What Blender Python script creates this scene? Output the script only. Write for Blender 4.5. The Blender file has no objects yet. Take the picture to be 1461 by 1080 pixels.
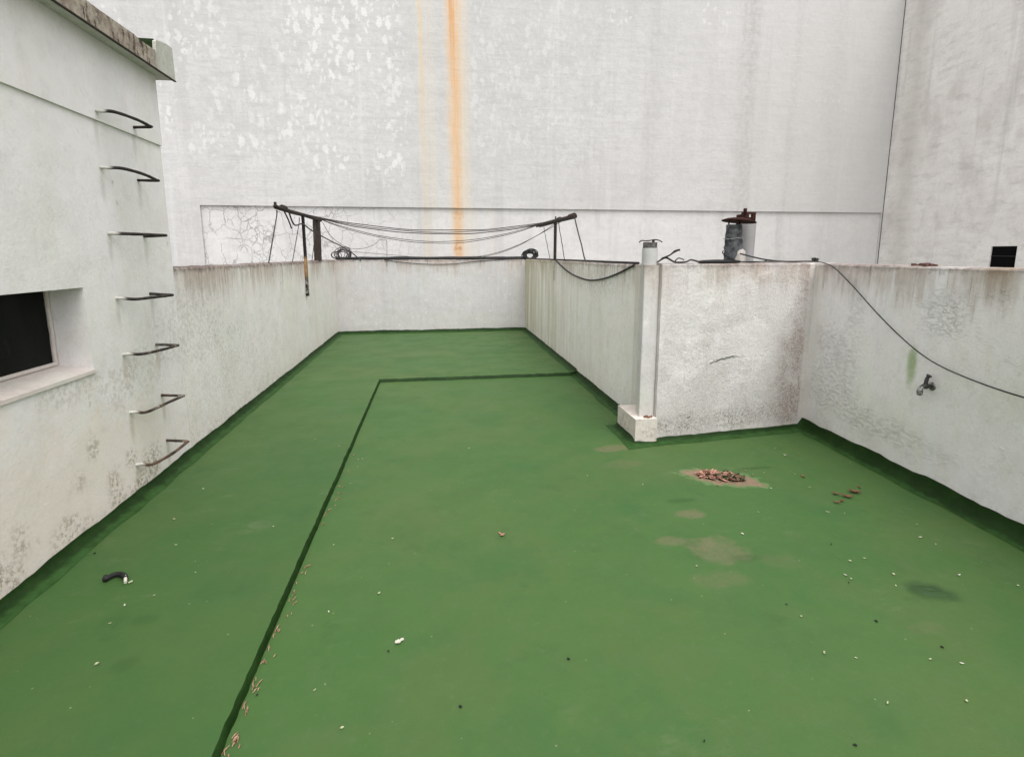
import bpy, math, random
from mathutils import Vector, noise as mn
RX = random.Random(7)
R = math.radians
scene = bpy.context.scene
COL = scene.collection

# ------------------------------------------------------------------ camera
F_PX, CY, YAW, PITCH, ROLL, EYE = 732.5, 479.06, .1467, .1563, -.0017, 1.65
W_PX, H_PX = 1461., 1080.
_r = Vector((math.cos(YAW), -math.sin(YAW), 0))
_f = Vector((math.sin(YAW)*math.cos(PITCH), math.cos(YAW)*math.cos(PITCH), -math.sin(PITCH)))
_u = _r.cross(_f)
c_, s_ = math.cos(ROLL), math.sin(ROLL)
CR, CU, CF = _r*c_+_u*s_, _u*c_-_r*s_, _f
EYEP = Vector((0, 0, EYE))
cam = bpy.data.cameras.new('camera')
camo = bpy.data.objects.new('camera', cam)
COL.objects.link(camo)
cam.sensor_fit = 'HORIZONTAL'
cam.sensor_width = 36
cam.lens = 36*F_PX/W_PX
cam.shift_y = -(H_PX/2-CY)/W_PX
cam.clip_end = 500
cam.clip_start = .05
from mathutils import Matrix
camo.matrix_world = Matrix(((CR.x, CU.x, -CF.x, 0), (CR.y, CU.y, -CF.y, 0), (CR.z, CU.z, -CF.z, EYE), (0, 0, 0, 1)))
scene.camera = camo

def at(u, v, p0, n):                      # a survey helper: the point of a real plane seen at a photo pixel
    d = CR*((u-W_PX/2)/F_PX) - CU*((v-CY)/F_PX) + CF
    n = Vector(n)
    return EYEP + d*((Vector(p0)-EYEP).dot(n)/d.dot(n))
def onz(u, v, z=0.): return at(u, v, (0, 0, z), (0, 0, 1))
def onx(u, v, x): return at(u, v, (x, 0, 0), (1, 0, 0))
def ony(u, v, y): return at(u, v, (0, y, 0), (0, 1, 0))

# ------------------------------------------------------------------ mesh helpers
class MB:
    def __init__(s): s.v = []; s.f = []; s.m = []; s.sm = []
    def add(s, vs, fs, mi=0, smooth=False):
        b = len(s.v); s.v += [tuple(p) for p in vs]
        for f in fs: s.f.append([b+i for i in f]); s.m.append(mi); s.sm.append(smooth)
    def box(s, x0, x1, y0, y1, z0, z1, mi=0):
        s.add([(x0,y0,z0),(x1,y0,z0),(x1,y1,z0),(x0,y1,z0),(x0,y0,z1),(x1,y0,z1),(x1,y1,z1),(x0,y1,z1)],
              [(0,3,2,1),(4,5,6,7),(0,1,5,4),(1,2,6,5),(2,3,7,6),(3,0,4,7)], mi)
    def tube(s, pts, r, n=8, mi=0, cap=True):
        pts = [Vector(p) for p in pts]
        rs = r if isinstance(r, (list, tuple)) else [r]*len(pts)
        vs = []; up = None
        for i, p in enumerate(pts):
            t = (pts[min(i+1, len(pts)-1)]-pts[max(i-1, 0)]).normalized()
            if up is None:
                up = Vector((0,0,1)) if abs(t.z) < .9 else Vector((1,0,0))
            a = (up - t*up.dot(t)).normalized(); up = a; b = t.cross(a)
            for k in range(n):
                an = 2*math.pi*k/n
                vs.append(p + (a*math.cos(an)+b*math.sin(an))*rs[i])
        fs = []
        for i in range(len(pts)-1):
            for k in range(n):
                fs.append((i*n+k, i*n+(k+1)%n, (i+1)*n+(k+1)%n, (i+1)*n+k))
        s.add(vs, fs, mi, True)
        if cap:
            s.add(vs[:n][::-1], [tuple(range(n))], mi); s.add(vs[-n:], [tuple(range(n))], mi)
    def lathe(s, prof, c, n=24, mi=0, wob=0., seed=0):
        vs = []
        for j, (r, z) in enumerate(prof):
            for k in range(n):
                an = 2*math.pi*k/n
                rr = r*(1+wob*mn.noise(Vector((math.cos(an)*2+seed, math.sin(an)*2, z*14))))
                vs.append((c[0]+rr*math.cos(an), c[1]+rr*math.sin(an), c[2]+z))
        fs = [(j*n+k, j*n+(k+1)%n, (j+1)*n+(k+1)%n, (j+1)*n+k) for j in range(len(prof)-1) for k in range(n)]
        s.add(vs, fs, mi, True)
    def grid(s, P, mi=0, smooth=False, flip=False):
        nr, nc = len(P), len(P[0])
        vs = [p for row in P for p in row]; fs = []
        for i in range(nr-1):
            for j in range(nc-1):
                q = (i*nc+j, i*nc+j+1, (i+1)*nc+j+1, (i+1)*nc+j)
                fs.append(q[::-1] if flip else q)
        s.add(vs, fs, mi, smooth)
    def build(s, name, mats, parent=None, loc=None):
        me = bpy.data.meshes.new(name)
        base = Vector((0,0,0))
        if parent is not None: base = parent.location.copy()
        elif loc is not None: base = Vector(loc)
        else:
            xs = [p[0] for p in s.v]; ys = [p[1] for p in s.v]; zs = [p[2] for p in s.v]
            base = Vector(((min(xs)+max(xs))/2, (min(ys)+max(ys))/2, min(zs)))
        if parent is not None and parent.parent is not None: base = base + parent.parent.location
        me.from_pydata([tuple(Vector(p)-base) for p in s.v], [], s.f)
        for m in (mats if isinstance(mats, (list, tuple)) else [mats]): me.materials.append(m)
        for p, mi, sm in zip(me.polygons, s.m, s.sm): p.material_index = mi; p.use_smooth = sm
        me.update()
        o = bpy.data.objects.new(name, me); COL.objects.link(o)
        if parent is not None: o.parent = parent
        else: o.location = base
        return o
def tag(o, label=None, cat=None, group=None, kind=None):
    if label: o['label'] = label
    if cat: o['category'] = cat
    if group: o['group'] = group
    if kind: o['kind'] = kind
    return o
def thing(name, label, cat, loc, group=None):
    o = bpy.data.objects.new(name, None); COL.objects.link(o); o.location = loc
    o.empty_display_size = .1
    return tag(o, label, cat, group)
def smooth_path(pts, n=8):
    pts = [Vector(p) for p in pts]; out = []
    for i in range(len(pts)-1):
        p0 = pts[max(i-1,0)]; p1 = pts[i]; p2 = pts[i+1]; p3 = pts[min(i+2,len(pts)-1)]
        for k in range(n):
            t = k/n
            out.append(.5*((2*p1)+(p2-p0)*t+(2*p0-5*p1+4*p2-p3)*t*t+(3*p1-p0-3*p2+p3)*t**3))
    out.append(pts[-1]); return out
def sag_path(a, b, drop, n=22, jit=0., seed=0):
    a, b = Vector(a), Vector(b); out = []
    for i in range(n+1):
        t = i/n; p = a.lerp(b, t); p.z -= drop*4*t*(1-t)
        if jit and 0 < i < n:
            q = mn.noise_vector(Vector((t*7+seed*3.1, seed, 0))); p += q*jit
        out.append(p)
    return out

# ------------------------------------------------------------------ material helpers
class NT:
    def __init__(s, name):
        s.mat = bpy.data.materials.new(name); s.mat.use_nodes = True
        s.t = s.mat.node_tree; s.b = s.t.nodes['Principled BSDF']
        s.geo = s.t.nodes.new('ShaderNodeNewGeometry'); s.pos = s.geo.outputs['Position']
        s._xyz = None
    def L(s, a, b): s.t.links.new(a, b)
    def inp(s, sock, v):
        if isinstance(v, bpy.types.NodeSocket): s.L(v, sock)
        else:
            if sock.type == 'RGBA' and len(v) == 3: v = (*v, 1)
            sock.default_value = v
    def xyz(s):
        if s._xyz is None:
            n = s.t.nodes.new('ShaderNodeSeparateXYZ'); s.L(s.pos, n.inputs[0]); s._xyz = n.outputs
        return s._xyz
    def math(s, op, a, b=0., c=0.):
        n = s.t.nodes.new('ShaderNodeMath'); n.operation = op
        s.inp(n.inputs[0], a); s.inp(n.inputs[1], b); s.inp(n.inputs[2], c); return n.outputs[0]
    def mul(s, a, b): return s.math('MULTIPLY', a, b)
    def add(s, a, b): return s.math('ADD', a, b)
    def sub(s, a, b): return s.math('SUBTRACT', a, b)
    def mx(s, a, b): return s.math('MAXIMUM', a, b)
    def ss(s, x, lo, hi, o0=0., o1=1.):          # smooth step from lo to hi
        n = s.t.nodes.new('ShaderNodeMapRange'); n.interpolation_type = 'SMOOTHSTEP'
        s.inp(n.inputs['Value'], x)
        if lo > hi: lo, hi, o0, o1 = hi, lo, o1, o0
        n.inputs['From Min'].default_value = lo; n.inputs['From Max'].default_value = hi
        n.inputs['To Min'].default_value = o0; n.inputs['To Max'].default_value = o1
        return n.outputs[0]
    def scl(s, k, off=(0,0,0), src=None):
        n = s.t.nodes.new('ShaderNodeMapping'); s.L(src or s.pos, n.inputs[0])
        n.inputs['Scale'].default_value = k; n.inputs['Location'].default_value = off; return n.outputs[0]
    def noise(s, scale, detail=4, rough=.55, vec=None, dist=0., col=False):
        n = s.t.nodes.new('ShaderNodeTexNoise'); s.L(vec or s.pos, n.inputs['Vector'])
        n.inputs['Scale'].default_value = scale; n.inputs['Detail'].default_value = detail
        n.inputs['Roughness'].default_value = rough; n.inputs['Distortion'].default_value = dist
        return n.outputs['Color' if col else 'Fac']
    def vor(s, scale, vec=None, feature='F1', rnd=1.):
        n = s.t.nodes.new('ShaderNodeTexVoronoi'); n.feature = feature; s.L(vec or s.pos, n.inputs['Vector'])
        n.inputs['Scale'].default_value = scale; n.inputs['Randomness'].default_value = rnd
        return n.outputs
    def warp(s, amt, scale, vec=None):           # position + noise wobble
        n = s.t.nodes.new('ShaderNodeVectorMath'); n.operation = 'SUBTRACT'
        s.L(s.noise(scale, 3, .5, vec, col=True), n.inputs[0]); n.inputs[1].default_value = (.5,.5,.5)
        m = s.t.nodes.new('ShaderNodeVectorMath'); m.operation = 'MULTIPLY_ADD'
        s.L(n.outputs[0], m.inputs[0]); m.inputs[1].default_value = (amt,)*3; s.L(vec or s.pos, m.inputs[2])
        return m.outputs[0]
    def mix(s, f, a, b, mode='MIX'):
        n = s.t.nodes.new('ShaderNodeMix'); n.data_type = 'RGBA'; n.blend_type = mode
        s.inp(n.inputs[0], f); s.inp(n.inputs[6], a); s.inp(n.inputs[7], b); return n.outputs[2]
    def blob(s, cx, cy, rx, ry, wob, soft=.5, plane='xy', tilt=0.):     # an uneven patch at a place
        o = s.xyz(); a, b = {'xy': (0,1), 'yz': (1,2), 'xz': (0,2)}[plane]
        dx = s.math('DIVIDE', s.sub(o[a], cx), rx); dy = s.math('DIVIDE', s.add(s.sub(o[b], cy), s.mul(s.sub(o[a], cx), tilt)), ry)
        d = s.math('SQRT', s.add(s.mul(dx,dx), s.mul(dy,dy)))
        return s.ss(s.add(d, wob), 1.+soft, 1.-soft)
    def bump(s, h, dist, strength=1.):
        n = s.t.nodes.new('ShaderNodeBump'); s.L(h, n.inputs['Height'])
        n.inputs['Distance'].default_value = dist; n.inputs['Strength'].default_value = strength
        s.L(n.outputs[0], s.b.inputs['Normal'])
    def out(s, col, rough=.8, spec=.3, metal=0.):
        s.inp(s.b.inputs['Base Color'], col); s.inp(s.b.inputs['Roughness'], rough)
        s.inp(s.b.inputs['Specular IOR Level'], spec); s.b.inputs['Metallic'].default_value = metal
        return s.mat

def lin(r, g, b):                                # sRGB 0-255 to linear
    f = lambda c: (c/255/12.92 if c <= 10 else ((c/255+.055)/1.055)**2.4)
    return (f(r), f(g), f(b))

def plaster(name, base, tint, top=None, grime=.5, moss=0., mildew=.4, rough=1., pits=.3, streak=.4, low=0., extra=None, seed=0.,
            moss_col=(.50,.50,.36), hue=1.):
    m = NT(name)
    p = m.scl((1,1,1), (seed*7.3, seed*3.1, seed*1.7))
    x, y, z = m.xyz()[0], m.xyz()[1], m.xyz()[2]
    big = m.noise(.9, 5, .6, p); mid = m.noise(5.5, 6, .68, p); fine = m.noise(42, 6, .72, p); grain = m.noise(110, 4, .7, p)
    col = m.mix(m.ss(big, .36, .66), base, tint)
    # weathered paint drifts between pink, olive and blue-grey
    hv = m.scl((1.6,1.6,.9), (seed*2.1, 3.3, seed))
    lum = sum(base)/3
    col = m.mix(m.mul(m.ss(m.noise(1.3, 5, .62, hv), .52, .68), .42*hue), col, (lum*1.02, lum*.955, lum*.93))
    col = m.mix(m.mul(m.ss(m.noise(1.1, 5, .62, m.scl((1.4,1.4,.8), (seed, 9, 2))), .52, .68), .40*hue), col, (lum*.97, lum*.985, lum*.86))
    col = m.mix(m.mul(m.ss(m.noise(1.2, 5, .62, m.scl((1.4,1.4,.8), (4, seed, 7))), .53, .68), .35*hue), col, (lum*.95, lum*.965, lum*.985))
    col = m.mix(m.mul(m.ss(mid, .45, .72), .28), col, tuple(c*.80 for c in tint))
    col = m.mix(m.mul(m.ss(mid, .50, .28), .30), col, tuple(min(.84, c*1.10) for c in base))
    pz_ = m.ss(m.noise(2.1, 5, .66, m.scl((1,1,1),(seed+2,8,3))), .38, .60, .25, 1.)
    col = m.mix(m.mul(m.mul(m.ss(fine, .50, .62), pz_), .14+.30*pits), col, tuple(c*.66 for c in base))
    col = m.mix(m.mul(m.mul(m.ss(fine, .47, .36), pz_), .16+.44*pits), col, tuple(min(.86, c*1.14) for c in base))
    dirt = m.noise(3.1, 6, .72, m.scl((1,1,.8),(seed,6,seed*2)))
    col = m.mix(m.mul(m.ss(dirt, .52, .66), .26*hue), col, (lum*.80, lum*.755, lum*.665))
    col = m.mix(m.mul(m.ss(m.noise(9, 6, .74, m.scl((1,1,.8),(2,6,seed))), .54, .62), .20*hue), col, (lum*.66, lum*.64, lum*.59))
    sv = m.scl((9, 9, .55), (seed, 0, 0)); st = m.noise(1.5, 5, .65, sv)
    if moss:
        mm = m.mul(m.ss(m.noise(1.1, 4, .6, m.scl((1.5,1.5,.6),(seed,2,1))), .40, .68), moss)
        mm = m.mul(mm, m.ss(st, .28, .62, .45, 1.))
        col = m.mix(mm, col, moss_col)
    if streak:
        s2 = m.mul(m.ss(st, .54, .74), streak*.45); col = m.mix(s2, col, tuple(c*.66 for c in tint))
        s3 = m.mul(m.ss(m.noise(2.6, 4, .6, m.scl((9,9,.4),(0,seed,4))), .6, .72), streak*.45); col = m.mix(s3, col, (.80,.79,.77))
    # sparse knocks and flecks
    fv = m.vor(9, m.warp(.05, 12, m.scl((1,1,.7),(seed,1,seed)))); fr = m.t.nodes.new('ShaderNodeSeparateColor'); m.L(fv[1], fr.inputs[0])
    fk = m.mul(m.ss(m.add(fv[0], m.mul(m.sub(grain, .5), .5)), .16, .05), m.ss(fr.outputs[0], .66, .74))
    fz_ = m.ss(m.noise(1.3, 4, .6, m.scl((1,1,1),(seed,seed,3))), .46, .62)
    col = m.mix(m.mul(m.mul(fk, fz_), .62), col, (.26,.25,.225))
    fk2 = m.mul(m.ss(m.add(fv[0], m.mul(m.sub(grain, .5), .6)), .24, .08), m.ss(fr.outputs[1], .74, .80)); col = m.mix(m.mul(fk2, .30), col, (.83,.825,.80))
    if top is not None and grime:
        d = m.sub(top, z)
        run = m.noise(2.2, 5, .7, m.scl((8,8,.9),(0,seed,0)))
        patch = m.ss(m.noise(1.6, 4, .6, m.scl((1.3,1.3,.2),(seed,5,0))), .36, .58)
        reach = m.ss(m.add(d, m.mul(m.sub(run, .5), 1.0)), .30, -.16)
        g = m.mul(m.mul(reach, m.ss(m.noise(14, 4, .65, p), .30, .62, .35, 1.)), m.mul(patch, grime*1.0))
        col = m.mix(g, col, (.225,.175,.14))
        wash = m.ss(m.add(d, m.mul(m.sub(run, .5), .6)), .42, -.05); col = m.mix(m.mul(m.mul(wash, patch), grime*.80), col, (.47,.385,.33))
        drip = m.ss(m.noise(1, 4, .6, m.scl((19,19,.7),(2,seed,0))), .60, .67)
        col = m.mix(m.mul(m.mul(drip, m.ss(m.add(d, m.mul(m.sub(run,.5),.5)), .26, .05)), grime*.8), col, (.15,.125,.11))
        e = m.mul(m.ss(m.add(d, m.mul(m.sub(m.noise(16, 5, .75, p), .5), .18)), .070, -.02), grime)
        col = m.mix(e, col, (.13,.10,.09))
    if mildew:
        sp = m.noise(30, 6, .75, p); zone = m.ss(m.noise(1.7, 4, .6, m.scl((1,1,1),(seed+5,1,0))), .50, .70)
        k = m.mul(m.mul(m.ss(sp, .57, .68), zone), mildew)
        col = m.mix(k, col, (.15,.14,.125))
        k2 = m.mul(m.ss(m.noise(75, 3, .6, p), .68, .75), mildew*.4); col = m.mix(k2, col, (.22,.21,.19))
    if low:
        lz = m.add(z, m.mul(m.sub(m.noise(5, 5, .7, p), .5), .5))
        k = m.mul(m.mul(m.ss(lz, .32, .04), m.ss(m.noise(24, 5, .7, p), .46, .68)), low)
        col = m.mix(k, col, (.24,.20,.17))
        k = m.mul(m.ss(lz, .55, .05), low*.40); col = m.mix(k, col, (.66,.58,.50))
    h = m.add(m.mul(mid, .55*rough), m.add(m.mul(fine, .42*rough), m.mul(grain, .14*rough)))
    h = m.add(h, m.mul(m.noise(1.6, 3, .5, p), 1.6))
    if pits:                                     # thrown texture: ragged grains, not ridges
        zone = m.ss(m.noise(1.6, 4, .6, m.scl((1,1,1),(seed+2,8,3))), .36, .60)
        h = m.add(h, m.mul(m.mul(m.noise(64, 7, .78, p), zone), pits*1.1))
    if extra: col, h = extra(m, col, h, p)
    m.bump(h, .010)
    return m.out(col, .88, .18)

def flat(name, col, rough=.7, spec=.3, metal=0., var=.35, scale=30, second=None, bump=0.):
    m = NT(name); n = m.noise(scale, 5, .65)
    c = m.mix(m.ss(n, .35, .68), col, second or tuple(k*(1-var) for k in col))
    if bump: m.bump(m.noise(scale*2, 4, .6), bump)
    return m.out(c, rough, spec, metal)

# ---- green waterproof paint
SX_ = -.752
def floor_mat():
    m = NT('green_roof_paint'); x, y, z = m.xyz()
    big = m.noise(.55, 4, .55); mid = m.noise(2.3, 5, .6); fine = m.noise(26, 4, .6)
    a, b, c = (.043,.104,.024), (.056,.110,.027), (.038,.094,.025)
    col = m.mix(m.ss(big, .36, .64), a, b)
    col = m.mix(m.mul(m.ss(mid, .46, .70), .55), col, c)
    col = m.mix(m.mul(m.ss(m.noise(7, 5, .65), .48, .72), .30), col, (.060,.105,.038))
    col = m.mix(m.mul(m.ss(m.noise(1.5, 5, .65, m.scl((1,1,1),(7,7,1))), .48, .64), .42), col, (.066,.104,.030))
    col = m.mix(m.mul(m.ss(m.noise(1.9, 5, .65, m.scl((1,1,1),(2,9,4))), .52, .66), .38), col, (.030,.094,.026))
    po = m.vor(60); col = m.mix(m.mul(m.ss(po[0], .16, .05), m.mul(m.ss(m.noise(3.3, 4, .6), .46, .60), .45)), col, (.020,.050,.014))
    brush = m.noise(5, 5, .66, m.scl((1, 1.3, 1),(3,3,3))); col = m.mix(m.mul(m.ss(brush, .5, .75), .18), col, (.058,.125,.040))
    col = m.mix(m.mul(m.ss(fine, .55, .72), .22), col, (.085,.135,.060))
    w = m.mul(m.sub(m.noise(4.5, 5, .65), .5), 2.2)
    w2 = m.mul(m.sub(m.noise(9, 5, .65), .5), 1.2)
    dust = (.165,.125,.080); silt = m.ss(m.noise(30, 6, .75), .36, .56, .45, 1.)
    for (u, v, rx, ry, k) in ((985,735,.10,.06,.5),(1030,785,.14,.10,.42),(1000,775,.09,.06,.32),(955,772,.08,.05,.42),(1110,800,.10,.07,.15),
                              (868,640,.15,.07,.55),(890,662,.2,.07,.22),(1030,828,.14,.07,.22),(1320,895,.08,.04,.15),
                              ):
        q = onz(u, v); col = m.mix(m.mul(m.mul(m.blob(q.x, q.y, rx, ry, m.mul(w, 1.3), .32), silt), k), col, dust)
    q = onz(1030, 682); d = m.blob(q.x, q.y, .245, .125, m.mul(w2, 1.3), .14, 'xy', .42); col = m.mix(m.mul(d, .90), col, m.mix(m.ss(m.noise(40,5,.7), .4, .62), (.235,.15,.105), (.165,.12,.075)))
    ring = m.sub(m.blob(q.x, q.y, .285, .15, m.mul(w2, 1.3), .10, 'xy', .42), d); col = m.mix(m.mul(m.mx(ring, 0.), .35), col, (.19,.25,.12))
    for (u, v, rx, ry, k) in ((1075,668,.16,.02,.6),(1065,796,.10,.03,.3),(970,714,.10,.03,.4),(205,895,.05,.03,.3),(180,960,.05,.04,.3)):
        q = onz(u, v); col = m.mix(m.mul(m.blob(q.x, q.y, rx, ry, w2, .5), k), col, (.016,.052,.010))
    q = onz(1327, 843); col = m.mix(m.mul(m.blob(q.x, q.y, .10, .065, m.mul(w2,1.2), .5, 'xy', .3), .8), col, (.017,.045,.012))
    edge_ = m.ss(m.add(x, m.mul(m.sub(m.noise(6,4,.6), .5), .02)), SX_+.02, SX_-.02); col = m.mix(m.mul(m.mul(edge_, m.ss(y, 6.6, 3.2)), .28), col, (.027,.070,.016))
    scf = m.mul(m.ss(m.noise(1, 5, .7, m.warp(.3, 2, m.scl((3, 7, 1),(1,3,0)))), .57, .68), m.ss(m.noise(.8, 3, .5), .45, .6)); col = m.mix(m.mul(scf, .26), col, (.13,.155,.08))
    drk = m.ss(m.noise(3.2, 6, .7, m.scl((1,1,1),(5,2,0))), .58, .70); col = m.mix(m.mul(drk, .30), col, (.020,.062,.016))
    # scuffs and tiny grit
    g = m.ss(m.vor(17)[0], .085, .05); sel = m.ss(m.noise(6, 2, .5), .55, .6)
    col = m.mix(m.mul(m.mul(g, sel), .5), col, (.26,.29,.19))
    h = m.add(m.mul(m.noise(1.3, 3, .5), 1.6), m.add(m.mul(m.noise(8, 4, .55), .40), m.add(m.mul(m.noise(90, 3, .6), .07), m.mul(m.noise(19, 5, .7), .16))))
    m.bump(h, .009)
    return m.out(col, m.ss(mid, .3, .7, .50, .64), .26)
def edge_mat():
    m = NT('dark_green_fresh_paint')
    n = m.noise(9, 5, .65)
    col = m.mix(m.ss(n, .35, .68), (.007,.024,.003), (.013,.038,.006))
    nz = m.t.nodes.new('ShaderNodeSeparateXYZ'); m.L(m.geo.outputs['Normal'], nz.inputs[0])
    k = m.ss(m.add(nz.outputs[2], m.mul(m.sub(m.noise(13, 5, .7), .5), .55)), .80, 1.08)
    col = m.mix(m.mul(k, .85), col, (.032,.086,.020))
    m.bump(m.noise(22, 4, .6), .006)
    return m.out(col, .6, .14)

# ---- big neighbouring wall
PANEL_Z, PANEL_X0, TALL_Y, SIDE_X = 2.715, -4.98, 12.2, 11.62
def tall_mat(name, side=False, panel=False):
    m = NT(name); x, y, z = m.xyz()
    A, B = ((.568,.559,.549), (.522,.513,.503)) if not side else ((.80,.775,.74), (.74,.71,.675))
    if panel: A, B = (.632,.621,.611), (.592,.581,.571)
    big = m.noise(.35, 5, .6); mid = m.noise(1.6, 5, .62); fine = m.noise(9, 5, .68)
    col = m.mix(m.ss(big, .38, .64), A, B)
    col = m.mix(m.mul(m.ss(fine, .47, .64), .34), col, tuple(c*.84 for c in B))
    blot = m.noise(2.2, 6, .72, m.scl((1,1,1.5),(6,2,9))); col = m.mix(m.mul(m.ss(blot, .50, .64), .28), col, tuple(c*.80 for c in B)); col = m.mix(m.mul(m.ss(blot, .48, .36), .30), col, tuple(min(.84,c*1.10) for c in A))
    gr = m.noise(24, 5, .75); col = m.mix(m.mul(m.ss(gr, .50, .62), .20), col, tuple(c*.78 for c in B))
    ln = m.noise(1, 5, .7, m.scl((1.1, 1.1, 13)))      # faint horizontal courses
    col = m.mix(m.mul(m.ss(ln, .46, .66), .36 if not panel else .14), col, tuple(c*.86 for c in B))
    sv = m.noise(1, 5, .65, m.scl((2.6, 2.6, .16))); col = m.mix(m.mul(m.ss(sv, .52, .72), .45), col, (.43,.42,.41) if not side else (.40,.385,.36))
    sl = m.noise(1, 4, .65, m.scl((3.5, 3.5, .12), (4,0,0))); col = m.mix(m.mul(m.ss(sl, .55, .76), .26 if not side else .15), col, (.70,.69,.68))
    if not side:
        # the right half of the wall is greyer
        gx = m.ss(m.add(x, m.mul(m.sub(big, .5), 5.)), 2.5, 9.5)
        col = m.mix(m.mul(gx, .55 if not panel else .3), col, (.52,.51,.49))
        for (x0, w, k) in ((7.55,.42,.34),(8.8,.18,.16),(5.2,.3,.12),(9.9,.5,.12)):
            d = m.math('ABSOLUTE', m.add(m.sub(x, x0), m.mul(m.sub(sv, .5), .7)))
            col = m.mix(m.mul(m.mul(m.ss(d, w, 0.), m.ss(fine, .35, .6, .4, 1.)), k), col, (.30,.285,.27))
    else:
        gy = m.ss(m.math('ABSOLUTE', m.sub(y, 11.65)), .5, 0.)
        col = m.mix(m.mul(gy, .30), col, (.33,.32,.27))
        bl = m.noise(1.1, 5, .65, m.scl((1,1.2,.8),(3,3,3))); col = m.mix(m.mul(m.ss(bl, .48, .70), .45), col, (.49,.45,.42))
        dg = m.noise(1, 5, .7, m.scl((2,2.5,7))); col = m.mix(m.mul(m.ss(dg, .5, .7), .35), col, (.42,.40,.38))
    if not side and not panel:
        # peeled flakes of older, whiter paint
        wv = m.warp(.16, 7, m.scl((1.05, 1, .60)))
        v1 = m.vor(4.6, wv); r1 = m.t.nodes.new('ShaderNodeSeparateColor'); m.L(v1[1], r1.inputs[0])
        v2 = m.vor(9.5, wv); r2 = m.t.nodes.new('ShaderNodeSeparateColor'); m.L(v2[1], r2.inputs[0])
        f1 = m.mul(m.ss(m.add(v1[0], m.mul(m.sub(fine, .5), .75)), .36, .28), m.ss(r1.outputs[0], .28, .33))
        f2 = m.mul(m.ss(m.add(v2[0], m.mul(m.sub(fine, .5), .85)), .36, .27), m.ss(r2.outputs[1], .42, .48))
        pz = m.noise(.55, 4, .6, m.scl((1,1,.55),(2,0,1)))
        dense = m.mul(m.mul(m.ss(x, -3.4, -2.3), m.ss(x, -.55, -.75)), m.mul(m.ss(z, 3.05, 3.7), m.ss(m.noise(.9, 3, .5, m.scl((.7,.7,1.1),(0,0,5))), .34, .46)))
        sparse = m.mul(m.mul(m.ss(x, -8.5, -7.), m.mul(m.ss(x, 4.4, 3.4), m.ss(x, 1.0, -.2, .45, 1.))), m.mul(m.ss(m.mul(pz, 1.), .39, .49), m.ss(z, 3.3, 4.2)))
        nort = m.ss(m.math('ABSOLUTE', m.sub(x, .15)), .55, .8)
        k = m.mul(m.mul(m.mx(f1, m.mul(f2, .8)), m.mx(dense, m.mul(sparse, .9))), nort)
        k = m.mx(k, m.mul(m.mul(f2, m.ss(m.noise(.7, 3, .5, m.scl((1,1,1),(9,4,2))), .58, .66)), m.mul(nort, .5)))
        col = m.mix(m.mul(k, m.ss(mid, .3, .6, .45, .75)), col, (.70,.688,.672))
    if panel:
        # crazed old paint toward the left end
        wv = m.warp(.20, 4.5, m.scl((1,1,.75))); ed = m.vor(3.1, wv, 'DISTANCE_TO_EDGE')[0]
        ed2 = m.vor(6.5, wv, 'DISTANCE_TO_EDGE')[0]
        cr = m.mx(m.mul(m.ss(ed, .030, .006), m.ss(m.noise(2.2, 3), .34, .46)), m.mul(m.ss(ed2, .045, .012), m.ss(m.noise(.9, 3), .48, .56)))
        zone = m.mul(m.ss(m.add(x, m.mul(m.sub(mid,.5), 2.)), .6, -3.0), m.ss(m.noise(1.7, 4), .30, .46))
        col = m.mix(m.mul(m.mul(cr, zone), .62), col, (.20,.185,.18))
        zr = m.mul(m.ss(m.noise(26, 5, .7), .60, .68), m.ss(m.noise(1.2, 3), .5, .6)); col = m.mix(m.mul(zr, .35), col, (.2,.19,.18))
    if not side:
        # rust runs from something above
        nz = m.mul(m.sub(m.noise(1, 4, .6, m.scl((3,3,.5))), .5), .12)
        str_ = m.noise(1, 5, .72, m.scl((26, 26, .30))); st2 = m.noise(1, 4, .7, m.scl((60, 60, .6)))
        cx = m.add(m.sub(x, m.add(.575, m.mul(z, -.012))), nz)
        ed = m.add(m.mul(m.sub(str_, .5), .16), m.mul(m.sub(m.noise(7, 6, .75, m.scl((1.6,1.6,.5))), .5), .16))
        wide = m.ss(m.add(m.math('ABSOLUTE', m.sub(cx, .07)), ed), .38, .05)
        wz = m.ss(z, 1.5, 8.5, .13, .185)
        core = m.ss(m.math('DIVIDE', m.add(m.math('ABSOLUTE', cx), m.mul(ed, .8)), wz), 1.25, .15)
        fade = m.ss(z, 1.2, 6.5, .78, .88)
        col = m.mix(m.mul(m.mul(wide, m.ss(str_, .26, .62)), .75), col, (.66,.55,.40))
        rust = m.mix(m.ss(str_, .36, .62), (.66,.46,.28), (.63,.36,.17)); rust = m.mix(m.mul(m.ss(st2, .52, .7), .5), rust, (.68,.50,.32))
        rust = m.mix(m.mul(m.ss(ln, .5, .72), .4), rust, (.58,.35,.18))
        col = m.mix(m.mul(m.mul(core, m.ss(str_, .20, .50, .45, 1.)), m.mul(m.mul(fade, m.ss(m.noise(3, 6, .72, m.scl((2,2,.35))), .30, .56, .55, 1.)), .98)), col, rust)
        tp_ = m.mul(m.ss(m.add(m.math('ABSOLUTE', m.add(cx, .02)), m.mul(ed, .5)), .085, .02), m.ss(z, 4.2, 7.5)); col = m.mix(m.mul(m.mul(tp_, m.ss(st2, .40, .58)), .60), col, (.50,.21,.06))
        c2 = m.add(m.sub(x, m.sub(-.13, m.mul(z, .013))), nz)
        col = m.mix(m.mul(m.mul(m.ss(m.add(m.math('ABSOLUTE', m.sub(c2, .1)), ed), .34, .05), m.ss(str_, .3, .65)), .42), col, (.64,.56,.43))
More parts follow.
